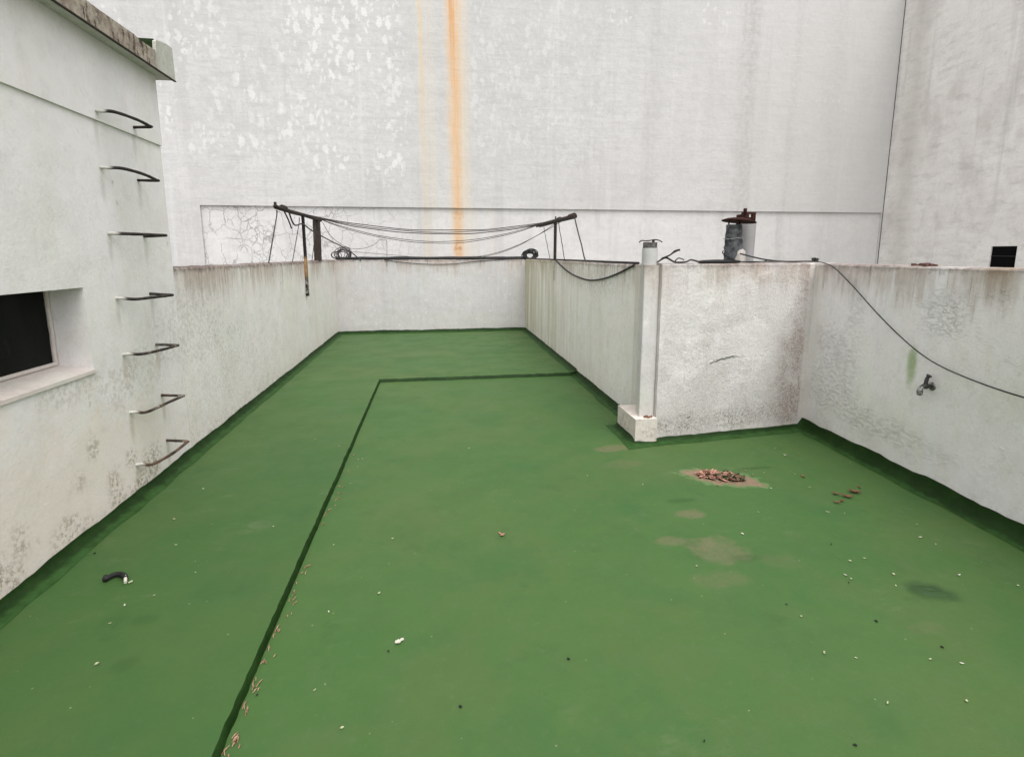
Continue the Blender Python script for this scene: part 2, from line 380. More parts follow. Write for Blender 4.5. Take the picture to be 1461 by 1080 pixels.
        col = m.mix(m.mul(m.mul(m.ss(m.add(m.math('ABSOLUTE', c2), m.mul(ed, .4)), .055, .01), m.ss(str_, .28, .58)), m.ss(z, 3., 6., .2, .58)), col, (.66,.48,.25))
        if panel:
            t = m.mul(m.ss(m.math('ABSOLUTE', m.sub(x, .55)), .16, .02), m.ss(m.noise(9, 4, .7), .42, .62))
            t = m.mul(t, m.mx(m.ss(m.math('ABSOLUTE', m.sub(z, 2.6)), .2, 0.), m.ss(m.math('ABSOLUTE', m.sub(z, 1.82)), .25, 0.)))
            col = m.mix(m.mul(t, .7), col, (.46,.19,.06))
            for x0 in (-.15, .95, 1.3):
                d = m.math('ABSOLUTE', m.add(m.sub(x, x0), nz)); col = m.mix(m.mul(m.mul(m.ss(d, .14, .02), m.ss(str_, .4, .6)), .25), col, (.74,.6,.42))
    h = m.add(m.mul(m.noise(5, 6, .65), .8), m.add(m.mul(ln, .35), m.mul(m.noise(40, 3, .6), .12)))
    m.bump(h, .012)
    return m.out(col, .9, .15)

# ---- specific marks on the roof walls
def right_extra(m, col, h, p):
    w = m.mul(m.sub(m.noise(14, 4, .6), .5), .9)
    g = m.blob(3.165, .855, .036, .125, m.mul(w,1.3), .5, 'yz')
    col = m.mix(m.mul(g, .72), col, m.mix(m.ss(m.noise(30,3,.6), .4, .6), (.22,.33,.11), (.29,.38,.15)))
    y, z = m.xyz()[1], m.xyz()[2]
    st = m.noise(1, 4, .6, m.scl((1,7,.5)))
    k = m.mul(m.ss(m.math('ABSOLUTE', m.add(m.sub(y, 2.62), m.mul(m.sub(st,.5),.3))), .16, .03), m.ss(z, 1.25, 1.56))
    col = m.mix(m.mul(k, .5), col, (.25,.17,.09))
    k = m.mul(m.ss(m.noise(1.2, 4, .6, m.scl((1,1,.7),(3,2,1))), .46, .62), m.ss(y, 3.4, 2.4)); col = m.mix(m.mul(k, .22), col, (.50,.52,.38))
    k = m.ss(m.math('ABSOLUTE', m.add(m.sub(y, 2.93), m.mul(m.sub(st,.5),.1))), .07, .03); k = m.mul(k, m.ss(z, .75, .55)); col = m.mix(m.mul(k,.4), col, (.76,.76,.75))
    # peeled skin: small ragged scrapes running down to the right, thick near the corner and in a band high up
    rot = m.t.nodes.new('ShaderNodeMapping'); m.L(m.warp(.05, 16), rot.inputs[0]); rot.inputs['Rotation'].default_value = (-.75, 0, 0); rot.inputs['Scale'].default_value = (1, .42, 1.15)
    sc = m.noise(46, 6, .70, rot.outputs[0])
    zn = m.mul(m.sub(m.noise(4, 5, .7), .5), 2.2)
    zone = m.mx(m.blob(3.95, .58, .30, .42, zn, .6, 'yz'), m.blob(2.98, 1.25, .20, .15, zn, .6, 'yz'))
    zone = m.mx(zone, m.blob(3.45, .32, .50, .12, zn, .6, 'yz')); zone = m.mx(zone, m.mul(m.blob(3.75, 1.1, .12, .35, zn, .7, 'yz'), .7))
    zone = m.mx(zone, m.mul(m.ss(m.noise(1.9, 4, .65), .60, .68), .6))
    h = m.add(h, m.mul(m.mul(m.ss(sc, .48, .66), zone), .45))
    col = m.mix(m.mul(m.mul(m.ss(sc, .53, .49), m.ss(sc, .44, .47)), m.mul(zone, .20)), col, (.40,.385,.36))
    col = m.mix(m.mul(m.mul(m.ss(sc, .56, .66), zone), .55), col, (.83,.82,.80))
    col = m.mix(m.mul(m.ss(m.add(y, m.mul(m.sub(m.noise(3,3,.6),.5),.06)), 4.17, 4.22), .45), col, (.74,.71,.67))
    return col, h
def front_extra(m, col, h, p):
    w = m.mul(m.sub(m.noise(5, 6, .75), .5), 2.6)
    sp = m.ss(m.noise(58, 6, .78), .43, .60)
    b = m.blob(3.29, .42, .16, .40, w, .6, 'xz'); col = m.mix(m.mul(m.mul(b, sp), .95), col, (.115,.080,.066))
    b = m.blob(3.32, .45, .22, .48, w, .7, 'xz'); col = m.mix(m.mul(b, .50), col, (.46,.375,.34))
    b = m.blob(2.35, .10, .42, .14, w, .6, 'xz'); col = m.mix(m.mul(m.mul(b, sp), .90), col, (.13,.105,.08))
    b = m.blob(2.9, .18, .30, .10, w, .6, 'xz'); col = m.mix(m.mul(m.mul(b, sp), .6), col, (.24,.20,.16))
    b = m.blob(3.36, 1.2, .09, .5, w, .6, 'xz'); col = m.mix(m.mul(m.mul(b, sp), .5), col, (.27,.19,.16))
    x, z = m.xyz()[0], m.xyz()[2]
    k = m.mul(m.ss(z, .09, .05), m.ss(m.noise(8,3,.6), .3, .5)); col = m.mix(m.mul(k, .5), col, (.70,.66,.60))
    lg = m.noise(1.7, 5, .68, m.scl((1,1,1.2),(2,8,1))); col = m.mix(m.mul(m.ss(lg, .50, .62), .45), col, (.70,.675,.655)); col = m.mix(m.mul(m.ss(lg, .48, .38), .35), col, (.50,.475,.46))
    bb = m.blob(2.15, .75, .35, .55, w, .7, 'xz'); col = m.mix(m.mul(m.mul(bb, m.ss(m.noise(48,6,.78), .50, .62)), .5), col, (.36,.33,.30))
    arc = m.math('ABSOLUTE', m.sub(z, m.add(.70, m.mul(m.math('SINE', m.mul(m.sub(x, 2.42), 5.)), .05))))
    a = m.mul(m.mul(m.ss(m.add(arc, m.mul(m.sub(m.noise(24,4,.65),.5),.045)), .020, .002), m.ss(m.noise(9,4,.65), .34, .56)), m.mul(m.ss(x, 2.38, 2.46), m.ss(x, 2.78, 2.70)))
    h = m.add(h, m.mul(a, 2.5)); col = m.mix(m.mul(a, .25), col, (.25,.24,.22))
    hl = m.ss(m.noise(70, 6, .75, p), .56, .70); zone = m.ss(m.noise(2.0, 4, .6, m.scl((1,1,1),(7,1,2))), .34, .60)
    col = m.mix(m.mul(m.mul(hl, zone), .42), col, (.36,.35,.33))
    e = m.ss(m.add(x, m.mul(m.sub(m.noise(3,3,.6),.5),.02)), 3.385, 3.415); col = m.mix(m.mul(e, .6), col, (.70,.67,.63))
    return col, h
def left_extra(m, col, h, p):
    y, z = m.xyz()[1], m.xyz()[2]
    w = m.mul(m.sub(m.noise(6, 6, .75), .5), 2.6); sp = m.ss(m.noise(33, 6, .76), .46, .58)
    for (cy, cz, ry, rz, k) in ((3.78,.22,.12,.10,.95),(3.62,.10,.09,.10,1.),(3.35,.22,.07,.12,.7),(2.95,.13,.14,.10,.7),(2.45,.17,.14,.12,.9),(2.62,.30,.05,.07,.6),(3.2,.52,.05,.06,.6),(3.05,.40,.05,.05,.5),(3.55,.34,.06,.06,.8),(2.2,.12,.12,.1,.8),(3.45,.05,.4,.10,.45),
                                (4.6,1.1,.7,.30,.16),(3.1,.93,.25,.10,.2),(3.5,.80,.2,.15,.2),(5.6,.5,1.2,.5,.12),(3.8,.85,.25,.2,.14)):
        b = m.blob(cy, cz, ry, rz, w, .6, 'yz'); col = m.mix(m.mul(m.mul(b, sp), min(1., k*1.25)), col, (.060,.048,.038))
    b = m.blob(2.8, .30, 1.2, .50, w, .7, 'yz'); col = m.mix(m.mul(b, .50), col, (.72,.61,.50))
    # rust runs and bare patches at the rung sockets
    for (cz) in (2.51, 2.18, 1.786, 1.38, 1.018, .629, .266):
        for cy in (3.585, 3.99):
            b = m.blob(cy, cz-.015, .035, .045, m.mul(w, .4), .6, 'yz'); col = m.mix(m.mul(b, .35), col, (.74,.72,.69))
            st = m.blob(cy+.01, cz-.09, .022, .10, m.mul(w, .35), .7, 'yz'); col = m.mix(m.mul(st, .40), col, (.34,.27,.17) if cz < 1.2 else (.42,.41,.36))
    st = m.noise(1, 4, .6, m.scl((1,6,.5)))
    k = m.mul(m.ss(m.math('ABSOLUTE', m.add(m.sub(y, 3.8), m.mul(m.sub(st,.5),.4))), .25, .05), m.ss(z, 2.6, .4, .5, 1.)); col = m.mix(m.mul(k, .20), col, (.45,.46,.33))
    return col, h
def mid_extra(m, col, h, p):
    y, z = m.xyz()[1], m.xyz()[2]
    st = m.noise(1, 5, .65, m.scl((1,5.5,.35)))
    far = m.ss(m.add(y, m.mul(m.sub(st, .5), 4.)), 5.4, 9.6)
    k = m.mul(far, m.ss(st, .34, .60)); col = m.mix(m.mul(k, .60), col, m.mix(m.ss(m.noise(1.1,4,.6,m.scl((1,2,.4),(5,5,5))), .42, .58), (.46,.42,.26), (.52,.45,.36)))
    k2 = m.mul(m.ss(y, 9.6, 10.8), m.ss(st, .3, .6)); col = m.mix(m.mul(k2, .5), col, (.34,.33,.14))
    k3 = m.mul(far, m.ss(m.noise(1, 5, .65, m.scl((1,8,.4),(0,3,0))), .56, .68)); col = m.mix(m.mul(k3, .3), col, (.72,.70,.66))
    w = m.mul(m.sub(m.noise(5,6,.75),.5),2.); b = m.blob(6.0, 1.4, 1.1, .22, w, .6, 'yz'); col = m.mix(m.mul(m.mul(b, m.ss(m.noise(22,5,.7),.40,.64)), .35), col, (.32,.27,.24))
    return col, h

M = {}
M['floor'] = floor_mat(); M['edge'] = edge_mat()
M['left'] = plaster('left_plaster', (.80,.763,.745), (.76,.728,.700), 1.556, 1., .20, .42, .9, .35, .30, .55, left_extra, 1.)
M['house'] = plaster('house_plaster', (.765,.735,.735), (.735,.708,.700), None, 0, .16, .15, .55, .0, .28, .15, left_extra, 1., hue=.8)
M['back'] = plaster('back_plaster', (.595,.573,.575), (.55,.527,.525), 1.556, .75, .05, .65, .9, .6, .45, .2, None, 2.)
M['mid'] = plaster('mossy_plaster', (.85,.815,.78), (.83,.795,.74), 1.556, .85, .12, .5, .9, .5, .5, .2, mid_extra, 3.)
M['front'] = plaster('rough_plaster', (.70,.668,.655), (.62,.59,.576), 1.575, .8, .0, .55, 1.5, 1.2, .30, .3, front_extra, 4.)
M['right'] = plaster('right_plaster', (.81,.772,.78), (.77,.738,.735), 1.572, .75, .22, .35, .8, .25, .26, .12, right_extra, 5., (.64,.62,.47))
M['pipe'] = plaster('painted_pipe', (.62,.59,.585), (.555,.53,.52), 1.565, .5, .12, .5, .7, .25, .5, .35, None, 6.)
M['oldpipe'] = plaster('weathered_pipe', (0.360,0.347,0.355), (0.260,0.249,0.254), None, 0, 0, .5, .3, .0, 1., .0, None, 6.)
M['pipegrey'] = plaster('grey_pipe', (.50,.49,.495), (.45,.44,.445), None, 0, 0, .4, .2, .0, .35, .0, None, 6.)
M['band'] = flat('grimy_band', (.10,.098,.088), .9, .1, scale=40, second=(.04,.038,.034))
M['strip'] = plaster('smooth_plaster', (0.700,0.665,0.629), (0.650,0.616,0.558), 1.57, .7, .25, .25, .3, .0, .6, .0, None, 6.5)
M['plinth'] = plaster('plinth_plaster', (.66,.615,.57), (.60,.55,.50), None, 0, 0, 1., 1., .5, .2, 1., None, 7.)
M['tall'] = tall_mat('tall_wall_plaster'); M['panel'] = tall_mat('tall_panel_plaster', panel=True); M['side'] = tall_mat('side_wall_plaster', side=True)
M['sill'] = plaster('sill_plaster', (.60,.535,.495), (.52,.455,.41), None, 0, 0, .9, .8, .4, .1, 0, None, 8.)
M['black'] = flat('black_rubber', (.012,.012,.012), .6, .3)
M['wire'] = flat('old_wire', (.030,.026,.024), .7, .3, scale=14, second=(.055,.048,.044))
M['greywire'] = flat('grey_cable', (.050,.050,.046), .6, .3, scale=9, second=(.025,.025,.023))
M['iron'] = flat('dark_iron', (.022,.018,.016), .75, .3, scale=25, second=(.050,.030,.020), bump=.004)
M['rust'] = flat('rusty_iron', (.050,.017,.012), .9, .12, scale=30, second=(.018,.009,.008), bump=.004)
M['dark'] = flat('unlit_fill', (.006,.006,.006), .9, .05)  # near-black colour stands for the unlit depth behind openings
M['seal'] = flat('dark_joint', (.10,.095,.09), .9, .1)
M['galv'] = flat('dirty_galvanised', (.115,.12,.125), .6, .35, .3, scale=16, second=(.022,.023,.024), bump=.006)
M['mortar'] = flat('mortar', (.50,.47,.43), .95, .1, scale=25, bump=.01)
M['chrome'] = flat('worn_metal', (.38,.375,.36), .35, .5, .85, scale=60, second=(.10,.095,.09))
M['darkmetal'] = flat('dark_metal', (.055,.052,.048), .5, .4, .5, scale=60)
M['petal'] = flat('pale_petal', (.44,.45,.30), .8, .1, scale=120, second=(.22,.26,.13))
M['white'] = flat('white_plastic', (.60,.58,.48), .7, .15, scale=70)
M['leafbrown'] = flat('dry_leaf', (.20,.095,.055), .8, .15, scale=45, second=(.09,.042,.026))
M['leafpink'] = flat('pink_leaf', (.50,.27,.20), .8, .15, scale=24, second=(.16,.075,.055))
M['twig'] = flat('pale_twig', (.36,.25,.165), .9, .1, scale=60, second=(.17,.085,.05))
M['brick'] = flat('broken_brick', (.20,.105,.085), .95, .1, scale=40, second=(.09,.05,.045), bump=.01)
M['ground'] = flat('grey_screed', (.30,.29,.27), .95, .1, scale=2, bump=.01)
M['membrane'] = flat('green_membrane', (.012,.024,.006), .8, .1, scale=8)
def slab_mat():
    m = NT('weathered_concrete'); x, y, z = m.xyz()
    n = m.noise(14, 6, .7); st = m.noise(1, 5, .7, m.scl((14,14,2.2)))
    end = m.ss(m.add(y, m.mul(m.sub(n,.5),.25)), 4.10, 4.26)
    a = m.mix(m.ss(n, .32, .68), (.42,.375,.31), (.20,.16,.125))
    blk = m.mul(m.ss(m.add(st, m.mul(m.sub(n,.5),.5)), .50, .60), m.ss(m.noise(3.2, 4, .6), .38, .54)); a = m.mix(m.mul(blk, .92), a, (.035,.022,.018))
    c = m.mix(end, a, m.mix(m.ss(n, .4, .7), (.47,.48,.42), (.41,.42,.36)))
    up = m.t.nodes.new('ShaderNodeSeparateXYZ'); m.L(m.geo.outputs['True Normal'], up.inputs[0])
    k = m.ss(up.outputs[2], -.5, -.7); c = m.mix(k, c, m.mix(m.ss(n,.4,.7), (.60,.57,.545), (.50,.475,.45)))
    m.bump(m.noise(30, 5, .7), .008); return m.out(c, .95, .1)
M['slab'] = slab_mat()
def glass_mat():
    m = NT('grimy_glass'); n = m.noise(7, 5, .7, m.scl((1,1.6,.6)))
    return m.out(m.mix(m.ss(n, .58, .8), (.004,.005,.004), (.022,.024,.021)), m.ss(n, .4, .7, .3, .6), .08)
M['glass'] = glass_mat()
def post_mat():                                  # flat bar: black above, rust-orange where the paint went, black stub
    m = NT('flat_bar_paint'); z = m.xyz()[2]
    zz = m.add(z, m.mul(m.sub(m.noise(12, 4, .7), .5), .12))
    k = m.mul(m.ss(zz, 1.64, 1.57), m.ss(zz, 1.26, 1.36))
    c = m.mix(m.mul(k, .92), (.018,.016,.015), m.mix(m.ss(m.noise(18,4,.7),.4,.62), (.40,.25,.12), (.27,.13,.055)))
    k2 = m.mul(m.mul(m.ss(zz, 1.32, 1.24), m.ss(m.noise(22,4,.7), .48, .56)), .7); c = m.mix(k2, c, (.45,.42,.36))
    return m.out(c, .85, .15)
M['bar'] = post_mat()
def rung_mat():
    m = NT('rusty_rung'); y, z = m.xyz()[1], m.xyz()[2]; n = m.noise(22, 5, .7)
    c = m.mix(m.ss(n, .42, .66), (.022,.018,.016), (.045,.036,.030))
    low = m.mul(m.ss(z, 1.3, .2), m.ss(m.noise(13, 4, .7), .40, .58)); c = m.mix(m.mul(low, .65), c, (.15,.085,.055))
    pale = m.mul(m.ss(m.noise(9, 4, .7, m.scl((1,1,1),(4,4,4))), .55, .62), m.ss(z, 1.6, .2)); c = m.mix(m.mul(pale, .6), c, (.42,.38,.31))
    sock = m.ss(m.math('ABSOLUTE', m.sub(y, 3.585)), .045, .015); c = m.mix(m.mul(sock, .8), c, (.62,.60,.55))
    m.bump(n, .003); return m.out(c, .75, .25)
M['rung'] = rung_mat()

# ------------------------------------------------------------------ setting: ground and floor
g = MB(); g.add([(-250,-250,-.16),(250,-250,-.16),(250,250,-.16),(-250,250,-.16)], [(0,1,2,3)])
tag(g.build('ground', M['ground'], loc=(0,0,0)), kind='structure')

XL, YB, XM, STEP = -2.01, 10.87, 1.905, .039
SX, SY = -.752, 6.735                            # where the floor steps
ZT = 1.556
FA, FB = Vector((1.905, 4.155, 0)), Vector((3.455, 4.295, 0))   # front face of the wall beside the pipe
RB = Vector((3.10, -1.25, 0))                     # far end of the right-hand wall
def jit(a, b, k): return mn.noise(Vector((a, b, 3.3)))*k
fl = MB()
def gridrect(x0, x1, y0, y1, z, st=.2):
    nx = max(1, round((x1-x0)/st)); ny = max(1, round((y1-y0)/st))
    fl.grid([[(x0+(x1-x0)*i/nx, y0+(y1-y0)*j/ny, z) for i in range(nx+1)] for j in range(ny+1)])
gridrect(SX, 3.62, -3, 4.36, 0); gridrect(SX, 2.0, 4.36, SY+.02, 0)
# raised part: left strip and far end, with a hand-formed lip
ny = 330; L0 = []; L1 = []; L2 = []; L3 = []
for j in range(ny+1):
    y = -3+(SY+3)*j/ny; w = jit(y*3, 1, .004)+jit(y*17, 5, .004)+jit(y*47, 2, .003)
    L0.append((-2.1, y, STEP)); L1.append((SX-.012+w, y, STEP)); L2.append((SX-.004+w, y, STEP-.008)); L3.append((SX+.001+w*1.2, y, -.002))
fl.grid([L0, L1], flip=True); 
nx = 60; K0 = []; K1 = []; K2 = []; K3 = []
for i in range(nx+1):
    x = SX-.022+(1.93-SX+.022)*i/nx; w = jit(x*5, 9, .010)+jit(x*19, 7, .008)+jit(x*50, 4, .004); e = max(0, min(1, (1.93-x)/.12))
    hz = STEP+jit(x*11, 3, .006)+jit(x*31, 6, .003)
    K0.append((x, 10.95, STEP)); K1.append((x, SY+.02+w, hz)); K2.append((x, SY+.006+w, hz-.008)); K3.append((x, SY-.008+w*1.4, -.002))
fl.grid([K1, K0]); fl.add([(-2.1, SY, STEP), (SX-.022, SY, STEP), (SX-.022, 10.95, STEP), (-2.1, 10.95, STEP)], [(0,1,2,3)])
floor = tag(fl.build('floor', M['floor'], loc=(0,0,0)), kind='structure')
sp = MB(); sp.grid([L1, L2, L3], flip=True, smooth=True); sp.grid([K3, K2, K1], smooth=True)
sp.build('step_edge', M['edge'], floor)
# painted upstand round the foot of every wall
up = MB()
def upstand(poly, base, hs, seed):
    n = len(poly); poly = [Vector((p[0], p[1], 0)) for p in poly]
    nor = []
    for i in range(n):
        ds = []
        if i > 0: d = (poly[i]-poly[i-1]).normalized(); ds.append(Vector((d.y, -d.x, 0)))
        if i < n-1: d = (poly[i+1]-poly[i]).normalized(); ds.append(Vector((d.y, -d.x, 0)))
        m_ = sum(ds, Vector((0,0,0))); m_ = m_/len(ds); nor.append(m_/max(.35, m_.length_squared))
    rows = [[] for _ in range(5)]
    for i in range(n-1):
        L = (poly[i+1]-poly[i]).length; k = max(2, int(L/.05))
        for q in range(k if i < n-2 else k+1):
            t = q/k; p = poly[i].lerp(poly[i+1], t); o = nor[i].lerp(nor[i+1], t)
            h = hs[i]*(1+jit(p.x*3+seed, p.y*3, .16)+jit(p.x*14+seed, p.y*14, .12)); e = 1+jit(p.x*4, p.y*4+seed, .22)
            for r_, (a, b) in enumerate(((.095*e, .0025), (.060*e, .008), (.030, .26), (.010, .70), (.005, 1.))):
                z = base + (b if b < .02 else b*h); q3 = p+o*a; rows[r_].append((q3.x, q3.y, z))
    up.grid(rows, smooth=True)
upstand([(XL,-3),(XL,YB),(XM,YB),(XM,SY)], STEP, [.062,.06,.055], 1)
upstand([(XM,SY+.03),(XM,4.56),(1.70,4.56),(1.70,4.115),(1.935,4.14),tuple(FB[:2]),tuple(RB[:2])], 0, [.075,.05,.055,.03,.045,.105], 6)
up.build('upstand', M['edge'], floor)

# ------------------------------------------------------------------ roof walls
def wallseg(name, mat, p0, p1, side, label, z1=ZT, th=.15, z0=-.5, seed=0):
    """a rendered wall from p0 to p1; its back lies on the 'side' direction"""
    p0 = Vector((p0[0], p0[1], 0)); p1 = Vector((p1[0], p1[1], 0)); sd = Vector((side[0], side[1], 0))
    L = (p1-p0).length; n = int(L/.06); rows = [[] for _ in range(7)]
    for i in range(n+1):
        p = p0.lerp(p1, i/n); s = i/n*L
        a = jit(s*2.2, seed, .006)+jit(s*9, seed+3, .005); b = jit(s*3, seed+6, .006)+jit(s*15, seed+2, .004)
        for k, (o, z) in enumerate(((0, z0), (0, z1-.10), (0+max(0,b)*.5, z1-.016), (.010+b*.5, z1-.003+a), (th-.012, z1+.002+a), (th, z1-.012), (th, z0))):
            q = p+sd*o; rows[k].append((q.x, q.y, z))
    m = MB(); m.grid(rows)
    for e in (0, -1): m.add([r[e] for r in rows], [tuple(range(7)) if e else tuple(range(7))[::-1]])
    return tag(m.build(name, mat), label, 'wall')
wallseg('parapet_wall', M['left'], (XL,4.352), (XL,YB+.15), (-1,0), 'long left parapet wall running back from the house with the iron rungs, dark drips along its top', seed=1)
wallseg('parapet_wall', M['back'], (XL+.001,YB), (XM-.001,YB), (0,1), 'short far parapet wall closing the roof, carrying a black cable bundle on top', seed=2)
wallseg('parapet_wall', M['mid'], (XM,YB+.15), (XM,4.315), (1,0), 'mossy streaked parapet wall running back to the right of the roof behind the white pipe', seed=3)
fd = (FB-FA).normalized()
wallseg('parapet_wall', M['front'], FA, FB, (-fd.y, fd.x), 'rough white plaster wall facing the viewer right of the pipe, stained brown at its foot', z1=1.573, seed=4)
rd = (RB-FB).normalized()
wallseg('parapet_wall', M['right'], FB-rd*.16, RB, (-rd.y, rd.x), 'right parapet wall with the water tap and the green paint smear', z1=1.568, seed=5)
RN = Vector((-rd.y, rd.x, 0))
def onright(u, v, off=0.): return at(u, v, FB-RN*off, RN)

# pipe on its plinth
pc = (1.848, 4.262)
t = thing('vent_pipe', 'boxed white pipe column on a concrete plinth with a grey stub and bent wire cap', 'pipe', (pc[0], pc[1], 0))
m = MB()
P = []
xs0, xs1, ys0, ys1, hh = 1.70, 1.899, 4.115, 4.56, .225
m.box(xs0, xs1, ys0, ys1, -.02, hh)
m.build('plinth', M['plinth'], t)
# the casing: a squared, plastered column with soft corners
m = MB(); cx0, cx1, cy0, cy1 = 1.762, 1.902, 4.192, 4.36; out = []
for (ax, ay, rr_, a0) in ((cx0, cy0, .010, 180), (cx1, cy0, .016, 270), (cx1+.06, cy1, .005, 0), (cx0+.03, cy1, .006, 90)):
    sx, sy = (1 if a0 in (180, 90) else -1), (1 if a0 in (180, 270) else -1)
    for k in range(6):
        an = R(a0+90*k/5); out.append((ax+sx*rr_+rr_*math.cos(an), ay+sy*rr_+rr_*math.sin(an)))
rows = []
for j in range(30):
    z = .20+1.362*j/29; rows.append([(x+jit(z*3, 2, .003), y+jit(z*4, 5, .003), z) for x, y in out+out[:1]])
m.grid(rows, smooth=False); m.add(rows[-1][:-1], [tuple(range(len(out)))]); m.build('casing', M['pipe'], t)
pc = (1.838, 4.275)
m = MB(); m.lathe([(.066,1.45),(.065,1.705)], (*pc,0), 28, wob=.01); m.build('pipe', M['pipegrey'], t)
m = MB(); m.lathe([(.065,1.705),(.060,1.708),(.060,1.752),(.052,1.754),(.052,1.70)], (*pc,0), 28); m.build('collar', M['band'], t)
m = MB()
m.tube(smooth_path([(pc[0]-.105,pc[1]-.01,1.752),(pc[0]-.08,pc[1]-.01,1.768),(pc[0]-.03,pc[1],1.765),(pc[0]+.04,pc[1],1.776),(pc[0]+.08,pc[1],1.770),(pc[0]+.11,pc[1],1.755)],5), .005, 6)
m.tube([(pc[0]+.025,pc[1],1.74),(pc[0]+.03,pc[1],1.778)], .012, 8); m.build('wire_cap', M['iron'], t)
m = MB()
for i in range(7):
    a = RX.uniform(0, 6.28); q = Vector((pc[0]+RX.uniform(-.03,.07), pc[1]-.085+RX.uniform(-.012,.012), hh+.006)); q.y = 4.165+RX.uniform(-.02,.02); d = Vector((math.cos(a), math.sin(a)*.4, .1))*RX.uniform(.02,.04)
    m.tube([q-d, q+Vector((0,0,.004)), q+d], .0045, 5)
tag(m.build('leaf_scraps', M['leafbrown']), 'brown leaf scraps caught at the foot of the white pipe on its plinth', 'leaf', kind='stuff')
m = MB(); m.box(XM-.010, XM+.02, 4.365, 4.72, .19, 1.552); m.build('plaster_strip', M['strip'], t)

# ------------------------------------------------------------------ house on the left with iron rungs
HX, HY0, HY1, HZ = XL, -3.2, 4.35, 2.945
t = thing('stair_house', 'pale rendered stair house on the left with stained roof slab and dark window', 'building', (-3.5, .6, 0))
house = t
WY0, WY1, WZ0, WZ1 = 2.05, 3.294, .980, 1.468
BZ = 2.456
m = MB()
th = .32
def wallpart(y0, y1, z0, z1): m.box(HX-th, HX, y0, y1, z0, z1)
m.box(HX-th, HX, HY0, WY0, -.5, BZ); m.box(HX-th, HX, WY1, HY1, -.5, BZ); m.box(HX-th, HX, WY0, WY1, -.5, WZ0); m.box(HX-th, HX, WY0, WY1, WZ1, BZ)
m.box(HX-3., HX-th, HY1-.3, HY1, -.5, HZ); m.box(HX-3., HX-th, HY0, HY0+.3, -.5, HZ); m.box(HX-3.2, HX-3., HY0, HY1, -.5, HZ)
m.box(HX-th, HX+.013, HY0, HY1+.002, BZ, HZ)
m.build('wall', M['house'], t)
m = MB()
m.box(HX-3.0, HX-th, HY0+.3, HY1-.3, -.4, -.3); m.box(HX-.8, HX-.7, WY0-.3, WY1+.3, WZ0-.3, WZ1+.3)
m.build('room_shade', M['dark'], t)
# roof slab with raised rim, gutter opening near the corner
SXF, SY1, SZ0, SZ1, SZ2 = -1.90, 4.44, 2.945, 3.055, 3.165
m = MB()
m.box(HX-3.3, SXF, HY0-.1, SY1, SZ0, SZ1-.02)
def prism(poly, x0, x1):
    n = len(poly); vs = [(x0, p[0], p[1]) for p in poly]+[(x1, p[0], p[1]) for p in poly]
    m.add(vs, [tuple(range(n))[::-1], tuple(range(n, 2*n))]+[(i, (i+1)%n, n+(i+1)%n, n+i) for i in range(n)])
n_ = 40
top = [(HY0-.1+(3.93-HY0+.1)*i/n_, SZ1+.012+jit(i*.7, 2, .008)) for i in range(n_+1)]
prism([(HY0-.1, SZ1-.02)]+[(4.19, SZ1-.02)]+[(4.185, SZ1+.010), (3.98, SZ1+.006)]+top[::-1], SXF-.09, SXF-.0015)
prism([(4.192, SZ1-.02), (SY1-.001, SZ1-.02), (SY1-.002, SZ2+.008), (4.33, SZ2+.004), (4.215, SZ2-.02), (4.20, SZ2-.035)], SXF-.024, SXF-.001)
m.box(HX-3.2, SXF-.026, 4.32, SY1-.003, SZ1-.03, SZ2-.004)
m.build('roof_slab', M['slab'], t)
m = MB(); P = []
for i in range(9):                                # green cove curling up against the end upstand
    a = i/8*math.pi/2; P.append([(x, 4.12+.085*math.sin(a), SZ1-.012+.085*(1-math.cos(a))) for x in (HX-3.1, SXF-.0255)])
P.append([(x, 4.215, SZ2-.012) for x in (HX-3.1, SXF-.0255)]); P.append([(x, 4.318, SZ2-.008) for x in (HX-3.1, SXF-.0255)])
m.grid(P, smooth=False); m.box(HX-3.1, SXF-.092, HY0, 4.12, SZ1-.02, SZ1-.012)
m.build('gutter_lining', M['membrane'], t)
m = MB(); m.box(SXF-.012, SXF+.004, HY0-.1, SY1+.004, SZ0-.008, SZ0-.0015); m.build('drip_edge', M['iron'], t)
# recessed window
wn = MB()
wn.box(HX-.215, HX-.195, WY0+.01, WY1-.005, WZ0+.035, WZ1-.002)
win = wn.build('window', M['dark'], t)
m = MB(); m.box(HX-.195, HX-.190, WY0+.03, WY1-.03, WZ0+.06, WZ1-.012); m.build('pane', M['glass'], win)
m = MB()
fr = []
for i in range(15):
    z = WZ0+.035+(WZ1-WZ0-.04)*i/14; fr.append((HX-.186+jit(z*30,1,.004), WY1-.016+jit(z*40,4,.006), z))
m.tube(fr, .014, 6); m.tube([(HX-.184, WY0, WZ0+.052), (HX-.184, (WY0+WY1)/2, WZ0+.050), (HX-.184, WY1-.012, WZ0+.048)], .013, 6)
m.build('frame', M['sill'], win)
m = MB(); vs = []
for y in (WY0-.02, WY1+.004):
    vs += [(HX-.20, y, WZ0+.040), (HX+.010, y, WZ0+.006), (HX+.012, y, WZ0-.014), (HX-.20, y, WZ0-.02)]
m.add(vs, [(0,1,2,3),(7,6,5,4),(0,4,5,1),(1,5,6,2),(2,6,7,3),(3,7,4,0)]); m.build('sill', M['sill'], win)

